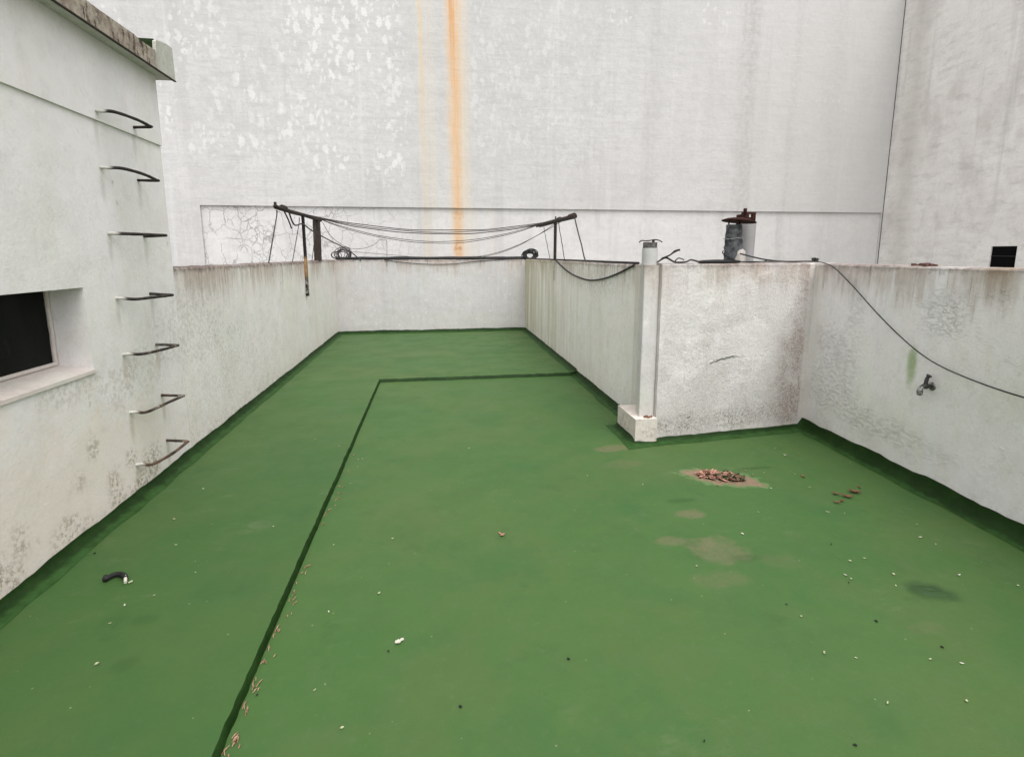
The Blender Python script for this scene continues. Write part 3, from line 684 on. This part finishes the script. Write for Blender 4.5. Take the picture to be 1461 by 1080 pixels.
# wall rungs: a ladder of bent bars
lad = thing('rung_ladder', 'ladder of seven bent rusty iron rungs set in the left house wall', 'ladder', (HX, 3.8, 0))
RA = (2.511, 2.182, 1.786, 1.381, 1.018, .629, .266); RC = (2.536, 2.172, 1.792, 1.363, .987, .599, .239); RBz = (2.503, 2.159, 1.779, 1.383, 1.017, .640, .295)
CP = ((.114,2.516),(.122,2.161),(.134,1.789),(.135,1.369),(.137,1.002),(.139,.623),(.140,.270))
DP = ((.067,2.527),(.078,2.190),(.076,1.786),(.063,1.367),(.070,1.003),(.052,.603),(.053,.232))
EP = ((.105,2.525),(.111,2.181),(.105,1.788),(.102,1.367),(.107,.999),(.099,.614),(.099,.238))
for i in range(7):
    fx = HX+.013 if i == 0 else HX
    a = Vector((fx-.02, 3.582, RA[i])); b = Vector((fx-.02, 3.985+jit(i,1,.01), RBz[i]))
    a2 = Vector((fx+.022, 3.605, RA[i]))
    dd = Vector((HX+DP[i][0], 3.68, DP[i][1])); ee = Vector((HX+EP[i][0], 3.85, EP[i][1])); c = Vector((HX+CP[i][0], 4.0, CP[i][1]))
    path = smooth_path([a, a2, dd, ee, c.lerp(ee, .10)], 6)
    k = c+Vector((.004, .006, 0))
    path += [k.lerp(ee,.02), k.lerp(b, .10)]+[k.lerp(b, q) for q in (.4, .7, 1.)]
    r = [.0100*(1+jit(j*1.7, i, .16)) for j in range(len(path))]
    m = MB(); m.tube(path, r, 8); m.build('rung', M['rung'], lad)

# ------------------------------------------------------------------ tall neighbouring building
t = thing('tall_building', 'windowless tall white building wall behind the roof with peeling paint and orange rust streak', 'building', (3, TALL_Y+.5, 0))
m = MB()
PX1 = 11.585
m.box(-12, SIDE_X, TALL_Y, TALL_Y+.5, PANEL_Z, 8.7); m.box(-12, PANEL_X0, TALL_Y, TALL_Y+.5, -.5, PANEL_Z); m.box(PX1, SIDE_X, TALL_Y, TALL_Y+.5, -.5, PANEL_Z)
m.build('main_wall', M['tall'], t)
m = MB(); m.box(PANEL_X0, PX1, TALL_Y+.05, TALL_Y+.45, -.5, PANEL_Z-.0005); m.build('recessed_panel', M['panel'], t)
m = MB()
hy0, hy1, hz0, hz1 = 8.90, 9.395, 1.30, 1.807
m.box(SIDE_X, SIDE_X+.5, -3, hy0, -.5, 8.7); m.box(SIDE_X, SIDE_X+.5, hy1, TALL_Y+.5, -.5, 8.7)
m.box(SIDE_X, SIDE_X+.5, hy0, hy1, -.5, hz0); m.box(SIDE_X, SIDE_X+.5, hy0, hy1, hz1, 8.7)
m.build('side_wall', M['side'], t)
m = MB(); m.box(SIDE_X+.03, SIDE_X+.05, hy0+.001, hy1-.001, hz0+.001, hz1-.001)
op = m.build('window', M['dark'], t)  # dark sheet set in the hole in place of its shaded depth
m = MB(); m.tube([(SIDE_X+.018, hy0, 1.60), (SIDE_X+.018, hy1, 1.605)], .007, 6); m.build('bar', M['darkmetal'], op)
m = MB(); m.box(SIDE_X-.012, SIDE_X+.002, TALL_Y-.012, TALL_Y-.0005, -.4, 8.6); m.build('corner_joint', M['seal'], t)

# ------------------------------------------------------------------ clothesline frames
t = thing('drying_rack', 'black clothesline frame on the left parapet with a thick post and a rusty flat bar', 'clothesline', (XL+.02, 8.45, ZT))
LBX, LBZ = XL-.0, 2.262
m = MB(); m.tube([(LBX, 7.13, LBZ+.018), (LBX, 7.14, LBZ), (LBX+.005, 7.8, LBZ-.006), (LBX, 8.6, LBZ+.004), (LBX, 9.78, LBZ)], [.028,.030,.030,.029,.030], 8)
m.tube([(LBX, 7.13, LBZ), (LBX, 7.13, LBZ+.06)], .018, 6); m.tube([(LBX,7.42,LBZ+.02),(LBX,7.58,LBZ+.022)], .036, 8); m.build('crossbar', M['iron'], t)
m = MB(); m.box(XL+.004, XL+.036, 8.40, 8.47, 1.10, LBZ-.02); m.box(XL+.003, XL+.040, 8.385, 8.455, 1.02, 1.12); m.build('flat_bar', M['bar'], t)
m = MB()
pts = []
for i in range(9):
    z = ZT-.005+(LBZ-ZT)*i/8; o = (i/8)*.05
    pts.append([(XL-.075+jit(z*9,k,.006)+dx, 9.45+o+dy, z) for k, (dx, dy) in enumerate(((0,0),(.10,0),(.10,.14),(0,.14),(0,0)))])
m.grid(pts); m.add(pts[-1][:4], [(0,1,2,3)]); m.build('post', M['iron'], t)
t = thing('drying_rack', 'thin black T-shaped clothesline frame on the mossy right parapet', 'clothesline', (XM+.02, 8.2, ZT))
RBX, RBZ = XM+.015, 2.178
m = MB(); m.tube([(RBX, 7.04, RBZ-.006), (RBX, 7.9, RBZ), (RBX, 9.45, RBZ+.005)], [.034,.034,.040], 8); m.tube([(RBX,7.08,RBZ+.008),(RBX,7.32,RBZ+.008)], .038, 8)
m.tube([(RBX,9.3,RBZ),(RBX-.03,9.62,RBZ-.01)], .016, 6); m.tube([(RBX,8.2,RBZ+.02),(RBX,8.2,RBZ+.075)], .012, 6); m.tube([(RBX,7.9,RBZ+.01),(RBX,8.0,RBZ+.01)], .04, 8); m.build('crossbar', M['iron'], t)
m = MB(); m.tube([(RBX-.022, 8.19, 1.24), (RBX-.022, 8.19, 1.56)], .011, 6, 1); m.tube([(RBX-.005, 8.2, 1.55), (RBX-.003, 8.2, RBZ)], .025, 8); m.build('post', [M['iron'], M['mortar']], t)

def wirething(name, pts, r, mat, label, cat='wire', group=None, n=6):
    m = MB(); m.tube(pts, r, n); return tag(m.build(name, mat), label, cat, group)
LW_ = 'thin dark wire sagging between the two clothesline frames'
for i, (yl, yr, vm, um) in enumerate(((8.45,8.25,329,620),(8.75,8.9,331.5,620),(9.65,9.45,334,620),(9.7,9.5,344.5,620),(9.75,9.6,347.5,610))):
    a = Vector((LBX, yl, LBZ+.02)); b = Vector((RBX, yr, RBZ+.02)); mid = ony(um, vm, (yl+yr)/2)
    wirething('clothesline_wire', sag_path(a, b, (a.z+b.z)/2-mid.z, 26, .012, i), (.0065,.006,.008,.0055,.0055)[i], M['wire'], LW_, group='wires between the clothesline frames')
for i, (yr, u, v) in enumerate(((8.1,690,366),(7.75,668,367))):
    a = Vector((RBX, yr, RBZ-.02)); b = ony(u, v, YB+.05)
    wirething('stay_wire', sag_path(a, b, .10+.03*i, 16, .006, i+9), .005, M['wire'], 'thin wire dropping from the right clothesline frame to the cables on the far wall', group='wires dropping to the far wall')
for i, (u0, v0, u1, v1) in enumerate(((395,300,383,370),(427,310,417,371),(450,317,445,371))):
    a = onx(u0, v0, LBX); b = onx(u1, v1, LBX+.005)
    k = [a, a+Vector((0,-.03,-.08)), a.lerp(b,.5)+Vector((.01,0,0)), Vector((b.x, b.y, ZT))]
    wirething('tie_wire', smooth_path(k, 6), .008 if i == 0 else .006, M['wire'], 'wire tied from the left clothesline crossbar down to the parapet top', group='wire ties under the left crossbar')
for i, (u0, v0, u1, v1) in enumerate(((820,311,836,367),(797,317,806,370),(776,324,785,369))):
    a = onx(u0, v0, RBX); b = onx(u1, v1, RBX); b.z = ZT
    wirething('tie_wire', sag_path(a, b, .01, 8, .008, i), (.009,.006,.005)[i], M['wire'], 'wire tied from the right clothesline crossbar down to the parapet top', group='wire ties under the right crossbar')
a = Vector((LBX, 8.0, LBZ-.03)); e = Vector((-1.55, YB+.06, ZT+.06))
k = [a, at(418,320,(LBX,8.1,0),(1,0,0)), at(440,327,(LBX+.12,0,0),(1,0,0)), ony(480,347,8.7), ony(498,358,10.5), ony(513,362,10.7)]
wirething('rope', smooth_path([Vector((LBX,7.75,LBZ-.02)), onx(420,321,LBX+.02), onx(432,320,LBX+.04), onx(446,330,LBX+.08), ony(470,343,10.), ony(497,357,10.6), ony(515,372,YB-.01)], 8), .011, M['wire'], 'dark rope slanting from the left crossbar to the wire coil on the far corner', 'rope')
wirething('rope', smooth_path([onx(405,301,LBX), onx(411,313,LBX+.02), onx(416,326,LBX+.02)], 6), .010, M['wire'], 'short frayed rope end dangling under the left crossbar', 'rope')
wirething('hanging_wire', smooth_path([ony(460,317,9.75), ony(475,340,8.6), ony(498,354,10.3), ony(516,355,10.4), ony(532,350,10.4), ony(541,343,10.4)], 6), .004, M['wire'], 'thin loose wire looping low beside the thick left post', 'wire')
wirething('hanging_wire', smooth_path([ony(541,343,10.4), ony(551,343,10.45), ony(552,360,10.7), ony(552,380,YB-.01)], 6), .004, M['wire'], 'thin wire hanging down over the face of the far wall', 'wire')
wirething('hanging_wire', smooth_path([ony(500,359,10.7), ony(560,364,10.75), ony(600,368,10.8)], 6), .004, M['wire'], 'thin wire rising off the far wall cables toward the left coil', 'wire')
# cable bundle on the far wall
m = MB()
for k in range(5):
    pts = []
    for i in range(40):
        x = -1.98+3.9*i/39
        thin = max(0, min(1, (x+.1)/.8)) if k > 2 else 0
        pts.append((x, YB+.03+k*.018+jit(x*3, k*7, .02), ZT+.014+(k%2)*.018+abs(jit(x*2, k*5+2, .02))*(1-thin)))
    m.tube(pts, (.024,.021,.019,.015,.013)[k]*(1. if k < 3 else .9), 6)
tag(m.build('cable_bundle', M['black']), 'black cable bundle lying along the top of the far parapet wall', 'cable')
wirething('cable', smooth_path([ony(548,371,YB-.012), ony(590,376,YB-.015), ony(640,377,YB-.015), ony(690,372,YB-.012), ony(745,369,YB+.01)], 8), .006, M['wire'], 'thin cable sagging a little over the face of the far wall below the bundle')
wirething('cable', smooth_path([(1.85, YB+.05, ZT+.02)]+[(XM+.03+jit(i,3,.02), YB-.1-i*.65, ZT+.014+jit(i,8,.004)) for i in range(9)]+[(XM+.04,4.78,ZT+.012)], 5), .012, M['black'], 'black cable lying along the top of the mossy parapet up to the white pipe', 'cable')
pts = [onx(793,372,XM-.01), onx(800,379,XM-.014), onx(812,389,XM-.016), onx(826,396,XM-.018), onx(842,400,XM-.02), onx(860,398,XM-.02), onx(880,391,XM-.016), onx(905,378,XM-.012)]
pts[0].z = ZT+.01; wirething('cable', smooth_path(pts, 7), .010, M['black'], 'black cable looping down over the face of the mossy parapet', 'cable')
# coils
def coil(cx, cy, cz, rx, rz, n, seed, r, tilt=.5):
    m = MB()
    for k in range(n):
        pts = []; a0 = RX.uniform(0, 6.28); ex = rx*RX.uniform(.75, 1.1); ez = rz*RX.uniform(.75, 1.1); ox = RX.uniform(-.3, .3)*rx*.5; oy = RX.uniform(-.05, .05); tl = tilt+RX.uniform(-.2,.2)
        for i in range(25):
            an = 2*math.pi*i/24
            pts.append((cx+ox+ex*math.cos(an), cy+oy+ez*math.sin(an)*math.cos(tl), max(cz-.0+.01, cz+ez+ez*math.sin(an)*math.sin(tl)*1.0)))
        m.tube(pts, r, 6)
    return m
def coil_upright(cx, cy, cz, rx, rz, n, r, spread):
    m = MB()
    for k in range(n):
        ex = rx*RX.uniform(.6, 1.1); ez = rz*RX.uniform(.6, 1.15); ox = RX.uniform(-spread, spread); oy = RX.uniform(-.06, .06); lean = RX.uniform(-.25, .25)
        pts = []
        for i in range(25):
            an = 2*math.pi*i/24; s = math.sin(an)
            pts.append((cx+ox+ex*math.cos(an)+lean*ez*s, cy+oy+.03*s, cz+ez*(.92+s)))
        m.tube(pts, r, 6)
    return m
c0 = ony(486, 368, YB+.06)
tag(coil_upright(c0.x, YB+.07, ZT+.02, .15, .115, 13, .0065, .10).build('wire_coil', M['wire']), 'loose open coil of thin wire standing on the far wall beside the left corner', 'wire coil')
c1 = ony(757, 366, YB+.02)
m = coil_upright(c1.x, YB+.05, ZT+.02, .15, .090, 18, .0095, .03)
tag(m.build('wire_coil', M['black']), 'tight thick round coil of black cable at the far right corner of the wall', 'wire coil')

# ------------------------------------------------------------------ flues behind the rough wall
fy = 4.52
def fx(u): return ony(u, 345, fy).x
def fz(v, u=1050): return ony(u, v, fy).z
cx = (fx(1034)+fx(1055))/2; rr = (fx(1055)-fx(1034))/2
t = thing('flue_pipe', 'crumpled dark grey metal flue stub with a wide rusty disc cap', 'flue', (cx, fy-.02, -.16))
prof = [(rr*.80, -.0)]
z0, z1 = 1.50, fz(321)
prof = [(rr*.85, .02), (rr*.86, 1.45)]
for i in range(15):
    k = i/14; z = z0+(z1-z0)*k
    prof.append((rr*(1.02+.10*math.sin(k*3.0)-.10*k + (.035 if i % 2 else -.035)*(1 if k < .75 else .2)), z+.16))
m = MB(); m.lathe([(a, b) for a, b in prof], (cx, fy-.02, -.16), 26, wob=.16, seed=3); m.build('pipe', M['galv'], t)
m = MB()
capz = fz(314); dcx = (fx(1026)+fx(1074))/2; dr = (fx(1073)-fx(1027))/2*.93
pr = [(.0, capz+.018), (dr*.35, capz+.016), (dr*.7, capz+.006), (dr, capz-.012), (dr*.985, capz-.020), (dr*.6, capz-.012), (0, capz-.010)]
m.lathe([(a, b+.16) for a, b in pr], (dcx, fy-.02, -.16), 26, wob=.05, seed=9)
m.v = [(x, y, z-(x-dcx)*.10) for x, y, z in m.v]
m.tube([(cx-.05, fy-.02, z1-.02), (cx-.06, fy-.02, capz-.01)], .008, 6); m.tube([(cx+.055, fy-.02, z1-.02), (cx+.05, fy-.02, capz-.015)], .009, 6)
m.build('disc_cap', M['rust'], t)
m = MB(); m.lathe([(.0,.10),(.028,.095),(.05,.07),(.062,.03),(.066,-.03),(.07,-.08)], (cx+.035, fy-.055, fz(371)+.01), 16, wob=.35, seed=5); m.build('mortar_lump', M['mortar'], t)
m = MB(); m.tube([(cx+rr*1.16*math.cos(a), fy-.02+rr*1.16*math.sin(a), fz(341)+.004*math.sin(3*a)) for a in [k*math.pi/12 for k in range(25)]], .004, 5); m.build('tie_wire', M['chrome'], t)
px = (fx(1056)+fx(1073.5))/2+.002; pr_ = (fx(1073.5)-fx(1054))/2
t = thing('flue_pipe', 'pale grey painted flue pipe with a rusty bracket on top beside the crumpled one', 'flue', (px, fy+.16, -.16))
k = (fy+.16)/fy; px2 = px*k
t.location.x = px2
m = MB(); m.lathe([(pr_*k,.02),(pr_*k*1.0,1.6),(pr_*k*1.06, fz(319)+.16+.008)], (px2, fy+.16, -.16), 26, wob=.02); m.build('pipe', M['oldpipe'], t)
m = MB(); zb0, zb1 = fz(320)+.01, ony(1065, 303, fy+.16).z; bx0, bx1 = fx(1055)*k, fx(1075)*k
# rusty plate with an open slot
hx0, hx1 = bx0+(bx1-bx0)*.52, bx0+(bx1-bx0)*.78; hz0_, hz1_ = zb0+(zb1-zb0)*.58, zb0+(zb1-zb0)*.82
for (a, b, c, d) in ((bx0,hx0,zb0,zb1),(hx1,bx1,zb0,zb1),(hx0,hx1,zb0,hz0_),(hx0,hx1,hz1_,zb1)): m.box(a, b, fy+.15, fy+.16, c, d)
m.box(bx0, bx0+.008, fy+.161, fy+.24, zb0, zb1-.02); m.box(bx1-.008, bx1, fy+.161, fy+.22, zb0, zb1-.004)
m.tube([(bx0+.035, fy+.155, zb1-.01), (bx0+.035, fy+.155, zb1+.035)], [.018,.016], 8); m.build('bracket', M['rust'], t)

# loose black strip and cables on the rough wall
def onfront(u, v, off=0.):
    n = Vector((fd.y, -fd.x, 0)); return at(u, v, FA+n*off, n)
ztop = 1.573
def topq(u, back=.06, z=None):
    q = onfront(u, 372, -back); q.z = ztop+.012 if z is None else z; return q
m = MB(); pts = [topq(996), topq(1004), topq(1018), topq(1032), topq(1045), topq(1056)]
m.tube(smooth_path(pts, 4), [.005]+[.010+.010*math.sin(i/20*math.pi) for i in range(1, 21)], 8)
tag(m.build('rubber_strip', M['black']), 'fat black rubber strip lying on the rough wall beside the crumpled flue', 'rubber strip')
wirething('cable', smooth_path([onfront(944,369,-.05), onfront(956,364,-.05), onfront(962,359,-.06), onfront(970,356.5,-.06)], 6), [.007]*12+[.009]*7, M['black'], 'stiff black cable end sticking up beside the white pipe', 'cable')
wirething('cable', smooth_path([onfront(970,356.5,-.062), onfront(962,360.5,-.062), onfront(953,366,-.06), onfront(946,368.5,-.05)], 6), .004, M['black'], 'thin second strand twisted onto the stiff cable end', 'cable')
wirething('cable', smooth_path([topq(938), onfront(950,368,-.07), topq(963,.05), topq(978,.07), onfront(986,371,-.08), topq(998,.05)], 6), .008, M['wire'], 'crumpled wire lying on the wall top between the white pipe and the rubber strip', 'cable')
wirething('cable', smooth_path([topq(962,.05), onfront(968,368.5,-.04), onfront(976,371,-.04)], 6), .005, M['wire'], 'short wire scrap lying right of the stiff cable end', 'cable')
wirething('cable', smooth_path([onfront(1032,358,-.09), onfront(1031,361,-.07), onfront(1037,366,-.06), onfront(1047,371,-.05), onfront(1060,374,-.05), onfront(1082,374,-.06), onfront(1094,372,-.07)], 7), .0045, M['black'], 'thin black wire curling round the foot of the crumpled flue', 'cable')
q0 = topq(1163, .07)
wirething('cable', smooth_path([onfront(1056,362,-.09), onfront(1075,367,-.09), onfront(1095,371,-.08), topq(1120,.07), topq(1145,.06), q0], 7), .007, M['greywire'], 'grey cable running along the wall top from the flues to the inner corner', 'cable')
wirething('cable', smooth_path([topq(1040,.05), topq(1080,.05), topq(1125,.045), topq(1160,.05)], 6), .005, M['wire'], 'thin dark wire lying along the top edge of the rough wall', 'cable')
m = MB()
for k in range(5): m.tube(smooth_path([q0+Vector((RX.uniform(-.03,.03), RX.uniform(-.03,.03), RX.uniform(-.005,.03))) for _ in range(5)], 4), .005, 5)
tag(m.build('wire_knot', M['wire']), 'small knot of wire on the inner corner of the right parapet', 'wire knot')
pts = [q0, onright(1178,376,.02), onright(1190,382,.02), onright(1200,391,.022), onright(1222,414,.03), onright(1245,440,.035), onright(1275,471,.04), onright(1310,502,.045), onright(1345,524,.045), onright(1400,547,.045), onright(1461,567,.045), onright(1530,583,.04)]
wirething('cable', smooth_path(pts, 7), .0050, M['greywire'], 'long dark cable slanting down across the right parapet above the tap', 'cable')

# bricks on the right wall
for i, (u, v, s) in enumerate(((1304,378.5,.018),(1309,378.5,.012),(1316,378.5,.020),(1321,377.5,.026),(1327,378.5,.022),(1333,380,.016))):
    q = onright(u, v, -.05-.02*(i % 3)); m = MB(); ang = RX.uniform(0, 3)
    vs = [Vector((x*RX.uniform(.75,1.15), y*RX.uniform(.75,1.15), z*RX.uniform(.7,1.1)))*s for x in (-1,1) for y in (-.8,.8) for z in (0,.95)]
    vs = [(q.x+p.x*math.cos(ang)-p.y*math.sin(ang), q.y+p.x*math.sin(ang)+p.y*math.cos(ang), 1.566+p.z) for p in vs]
    m.add(vs, [(0,1,3,2),(4,6,7,5),(0,4,5,1),(2,3,7,6),(1,5,7,3),(0,2,6,4)])
    tag(m.build('brick_chunk', M['brick']), 'broken red brick chunk lying on top of the right parapet', 'rubble', 'brick chunks on the right parapet')

# ------------------------------------------------------------------ tap
tp = onright(1330, 551); nn = -RN                # out of the wall toward the roof
al = rd                                          # along the wall toward the viewer
t = thing('water_tap', 'worn metal water tap with a lever handle on the right parapet', 'tap', tp)
def tq(o, a, z): return tp+nn*o*.58+al*a+Vector((0,0,z))
def cyl(m, a, b, r, n=12): m.tube([a, b], r, n)
m = MB(); m.tube([tq(-.004,0,0), tq(.006,0,0), tq(.012,0,0), tq(.018,0,0)], [.030,.030,.026,.016], 16); m.build('flange', M['chrome'], t)
m = MB(); m.tube([tq(.012,0,0), tq(.05,-.002,0), tq(.075,-.004,0), tq(.10,-.006,-.002), tq(.125,-.006,-.012)], [.014,.014,.021,.017,.015], 12); m.build('body', M['darkmetal'], t)
m = MB(); m.tube([tq(.120,-.006,-.006), tq(.137,-.006,-.020), tq(.140,-.006,-.038), tq(.140,-.006,-.062)], [.015,.017,.020,.016], 12); m.build('spout', M['chrome'], t)
m = MB(); m.tube([tq(.078,-.004,.012), tq(.078,-.004,.036)], [.014,.011], 10); m.tube([tq(.078,-.004,.032), tq(.070,-.004,.055), tq(.060,.0,.072)], [.013,.011,.012], 8)
m.tube([tq(.060,0,.072), tq(.056,.003,.080)], [.019,.015], 8); m.build('handle', M['darkmetal'], t)

# ------------------------------------------------------------------ things lying on the floor
def curl(m, q, L, W, ang, bend=.3, lift=.0, n=5, mi=0, th=.0015):
    ca, sa = math.cos(ang), math.sin(ang); top = []
    for i in range(n+1):
        t = i/n*2-1; w = (W*(1-abs(t)**2.2)*.5+W*.06)*(1+mn.noise(Vector((q.x*90, q.y*90, i*1.3)))*.7)
        z = q.z+.0035+lift+bend*L*.35*t*t
        row = []
        for j in (-1, 0, 1):
            lx, ly = t*L/2, j*w; row.append((q.x+lx*ca-ly*sa, q.y+lx*sa+ly*ca, z+(abs(j)*w*.45)))
        top.append(row)
    m.grid(top, mi, True); m.grid([[(a, b, c-th) for a, b, c in r] for r in top], mi, True, True)
def fz_at(u, v):                                 # floor under a pixel: raised left strip or lower field
    q = onz(u, v, STEP)
    if q.x < SX-.02 or q.y > SY+.02: return q
    return onz(u, v, 0)
pet = [(290,698,.7),(248,741,1.1),(251,778,1.1),(279,817,.8),(178,864,1.25),(157,890,1.),(138,948,1.1),(390,752,.8),(220,850,.6),(669,640,1.5),(560,769,1.2),(541,847,1.),
 (469,873,.8),(449,985,.8),(488,1039,.8),(838,679,1.),(1120,650,1.9),(1106,640,.8),(1134,677,.9),(1090,675,.8),(1059,762,1.2),(994,808,1.),(1233,797,1.6),(1213,801,1.),(1206,821,1.1),(1214,826,1.),
 (1275,820,1.3),(1278,836,1.1),(1368,821,1.2),(1452,836,1.),(1176,932,1.),(1327,941,1.3),(1372,947,1.2),(1266,1004,1.),(1379,1001,.9),(1308,749,1.),(1313,767,1.3),(1335,777,1.2),
 (1181,731,1.4),(1205,733,.9),(917,692,.7),(450,627,.9),(484,637,.7),(511,656,.7),(517,655,.7),(510,666,.8),(1082,731,.9),(1155,696,1.),(1100,697,.8),(765,597,.8),(866,606,.9),(1213,660,.7),
 (653,580,.6),(1143,880,.8),(1221,939,.7),(1448,715,.7),(500,690,.6),(476,778,.8)]
for i, (u, v, s) in enumerate(pet):
    q = fz_at(u, v); m = MB(); s *= RX.uniform(.6, 1.15); curl(m, q, .013*s+.005, (.006*s+.003)*RX.uniform(.6,1.2), RX.uniform(-1.2, 1.2), RX.uniform(.1,.8))
    tag(m.build('petal', M['petal'] if i % 4 else M['white']), 'small pale petal lying loose on the green floor', 'petal', 'pale petals scattered over the green floor')
for i, (u, v) in enumerate(((811,941),(657,1009),(1005,1058),(1186,777),(1250,887),(1344,924),(554,930),(1211,832),(576,629),(1220,1064),(367,992),(135,790),(1122,863))):
    q = fz_at(u, v); m = MB(); a = RX.uniform(0, 3); s = RX.uniform(.45, .85)
    d = Vector((math.cos(a), math.sin(a), 0))*.008*s; m.tube([q-d+Vector((0,0,.004)), q-d*.4+Vector((0,0,.006)), q+d*.4+Vector((0,0,.006)), q+d+Vector((0,0,.004))], [.002,.005*s,.005*s,.0015], 7)
    tag(m.build('seed', M['black']), 'tiny black seed lying on the green floor', 'seed', 'black seeds on the green floor')
# twigs caught under the step
tw = [(418,856,5),(394,903,5),(386,928,3),(374,952,3),(365,978,6),(349,1008,4),(338,1058,7),(322,1076,4),(421,838,2),(432,824,2),(440,812,2),(463,742,4),(468,732,3),(478,716,3),(484,700,3),(488,690,4),(497,676,2),(508,650,2),(518,628,2),(410,872,2)]
for (u, v, n) in tw:
    for k in range(n):
        q = onz(u+RX.uniform(-6,6)*(v/950), v+RX.uniform(-9,9)*(v/950), 0)
        q.x = max(SX+.012, min(q.x, SX+.055)) if v > 830 else max(SX+.010, min(q.x, SX+.09))
        a = 1.45+RX.uniform(-.5, .5); L = RX.uniform(.007, .019); m = MB(); d = Vector((math.cos(a), math.sin(a), 0))*L
        m.tube([q-d+Vector((0,0,.003)), q+Vector((RX.uniform(-.003,.003),0,.006)), q+d+Vector((0,0,.004))], [.0015,.003,.0012], 5)
        tag(m.build('twig', M['twig']), 'dry twig or husk lying along the foot of the green floor step', 'twig', 'dry twigs along the floor step')
for i, (u, v, a, L) in enumerate(((1146,681,1.4,.035),(1193,706,2.4,.045),(1194,718,2.6,.04),(1201,716,.3,.035),(1209,710,2.55,.06),(1218,703,2.7,.06),(1222,704,2.6,.05),(1226,696,1.4,.03))):
    q = onz(u, v); m = MB(); curl(m, q, L*1.25, L*.42, a, .7, .003)
    tag(m.build('dry_leaf', M['leafbrown']), 'curled brown leaf piece on the floor below the right parapet', 'leaf', 'brown leaf pieces below the right parapet')
q = onz(717, 764); m = MB(); curl(m, q, .035, .016, .6, .6); curl(m, q+Vector((-.012,.02,0)), .03, .01, 2.3, .5)
tag(m.build('dry_leaf', M['leafpink']), 'single faded pink leaf scrap alone in the middle of the floor', 'leaf')
q = onz(568, 917); m = MB(); curl(m, q, .028, .022, .2, .3); curl(m, q+Vector((.016,.012,0)), .02, .012, 1.1, .4)
tag(m.build('paper_scrap', M['white']), 'small crumpled white scrap lying in the lower middle of the floor', 'scrap')
# litter heap on the drain
q0 = onz(1028, 680); m = MB()
for i in range(125):
    r = math.sqrt(RX.random())*.85; a = RX.uniform(0, 6.28); off = Vector((math.cos(a)*r*.185, math.sin(a)*r*.105, 0))
    off.y -= off.x*.28
    p = q0+off; p.z = .014*(1-r)*RX.random()
    left = off.x < RX.uniform(-.05, .08)
    mi = (0 if RX.random() < .70 else RX.choice((1, 1, 4))) if left else RX.choice((2, 2, 4, 4, 1, 0, 3))
    curl(m, p, RX.uniform(.03, .085), RX.uniform(.008, .022), RX.uniform(-1.3, 1.1), RX.uniform(.1, .7), RX.uniform(.0, .004), mi=mi)
for i in range(30):
    p = q0+Vector((RX.gauss(.03,.13), RX.gauss(-.02,.06), 0)); curl(m, p, RX.uniform(.010, .022), .006, RX.uniform(0,3), .4, mi=RX.choice((0,1,3)))
gl = flat('green_leaf', (.055,.095,.035), .6, .3, scale=30, second=(.022,.035,.015))
tag(m.build('leaf_litter', [M['leafpink'], M['leafbrown'], gl, M['twig'], flat('gap_shade_leaf', (.020,.020,.012), .8, .15, scale=30)]), 'heap of pink brown and green leaf litter on a muddy patch of floor', 'leaf litter', kind='stuff')  # the near-black leaves stand for shaded gaps in the heap
# bent black hose end with pale stubs
q = fz_at(165, 827)
m = MB(); pth = [fz_at(149,829), fz_at(155,828), fz_at(163,824), fz_at(172,823), fz_at(177,825), fz_at(180,829)]
pth = [p+Vector((0,0,.016)) for p in pth]
m.tube(smooth_path(pth, 5), [.017]*5+[.0125]*14+[.013]*4+[.011]*3, 10)
t = tag(m.build('hose_piece', M['black']), 'short bent black hose piece lying on the floor by the left wall', 'hose')
m = MB(); a, b = fz_at(179.5,827), fz_at(179.5,834); m.tube([a+Vector((0,0,.020)), b+Vector((0,0,.012))], .0075, 8); a = m.build('stub', M['white'], t)
m = MB(); a, b = fz_at(183.5,833), fz_at(189,830.5); m.tube([a+Vector((0,0,.007)), b+Vector((0,0,.007))], [.004,.005], 8)
tag(m.build('petal', M['petal']), 'pale sliver lying right against the bent black hose piece', 'petal')
# painted-over bump
q = onz(1327, 843); m = MB(); m.lathe([(.085,-.004),(.06,.003),(.035,.007),(.022,.008),(.016,.004),(0,.003)], (0,0,0), 22, wob=.3, seed=2)
m.v = [(q.x+x*1.0, q.y+y*.62-x*.28, z) for x, y, z in m.v]
tag(m.build('drain_cap', M['floor']), 'small oval bump painted dark green low on the right side of the floor', 'drain cap')

# ------------------------------------------------------------------ light: a bright overcast sky
EL, ROT = R(66), R(160)
w = bpy.data.worlds.new('World'); scene.world = w; w.use_nodes = True
nt = w.node_tree; bg = nt.nodes['Background']
sky = nt.nodes.new('ShaderNodeTexSky'); sky.sky_type = 'NISHITA'; sky.sun_disc = False; sky.sun_elevation = EL; sky.sun_rotation = ROT
sky.air_density = 1.; sky.dust_density = 3.
hs = nt.nodes.new('ShaderNodeHueSaturation'); hs.inputs['Saturation'].default_value = .10
nt.links.new(sky.outputs[0], hs.inputs['Color']); nt.links.new(hs.outputs[0], bg.inputs['Color']); bg.inputs['Strength'].default_value = .15
sun = bpy.data.lights.new('sun', 'SUN'); sun.energy = .6; sun.angle = R(60); sun.color = (1, .965, .92)
so = bpy.data.objects.new('sun', sun); COL.objects.link(so)
d = Vector((math.sin(ROT)*math.cos(EL), math.cos(ROT)*math.cos(EL), math.sin(EL)))
so.rotation_euler = d.to_track_quat('Z', 'Y').to_euler()
vs_ = scene.view_settings; vs_.view_transform = 'Standard'; vs_.look = 'None'; vs_.gamma = 1; vs_.use_curve_mapping = False
vs_.exposure = 1.1
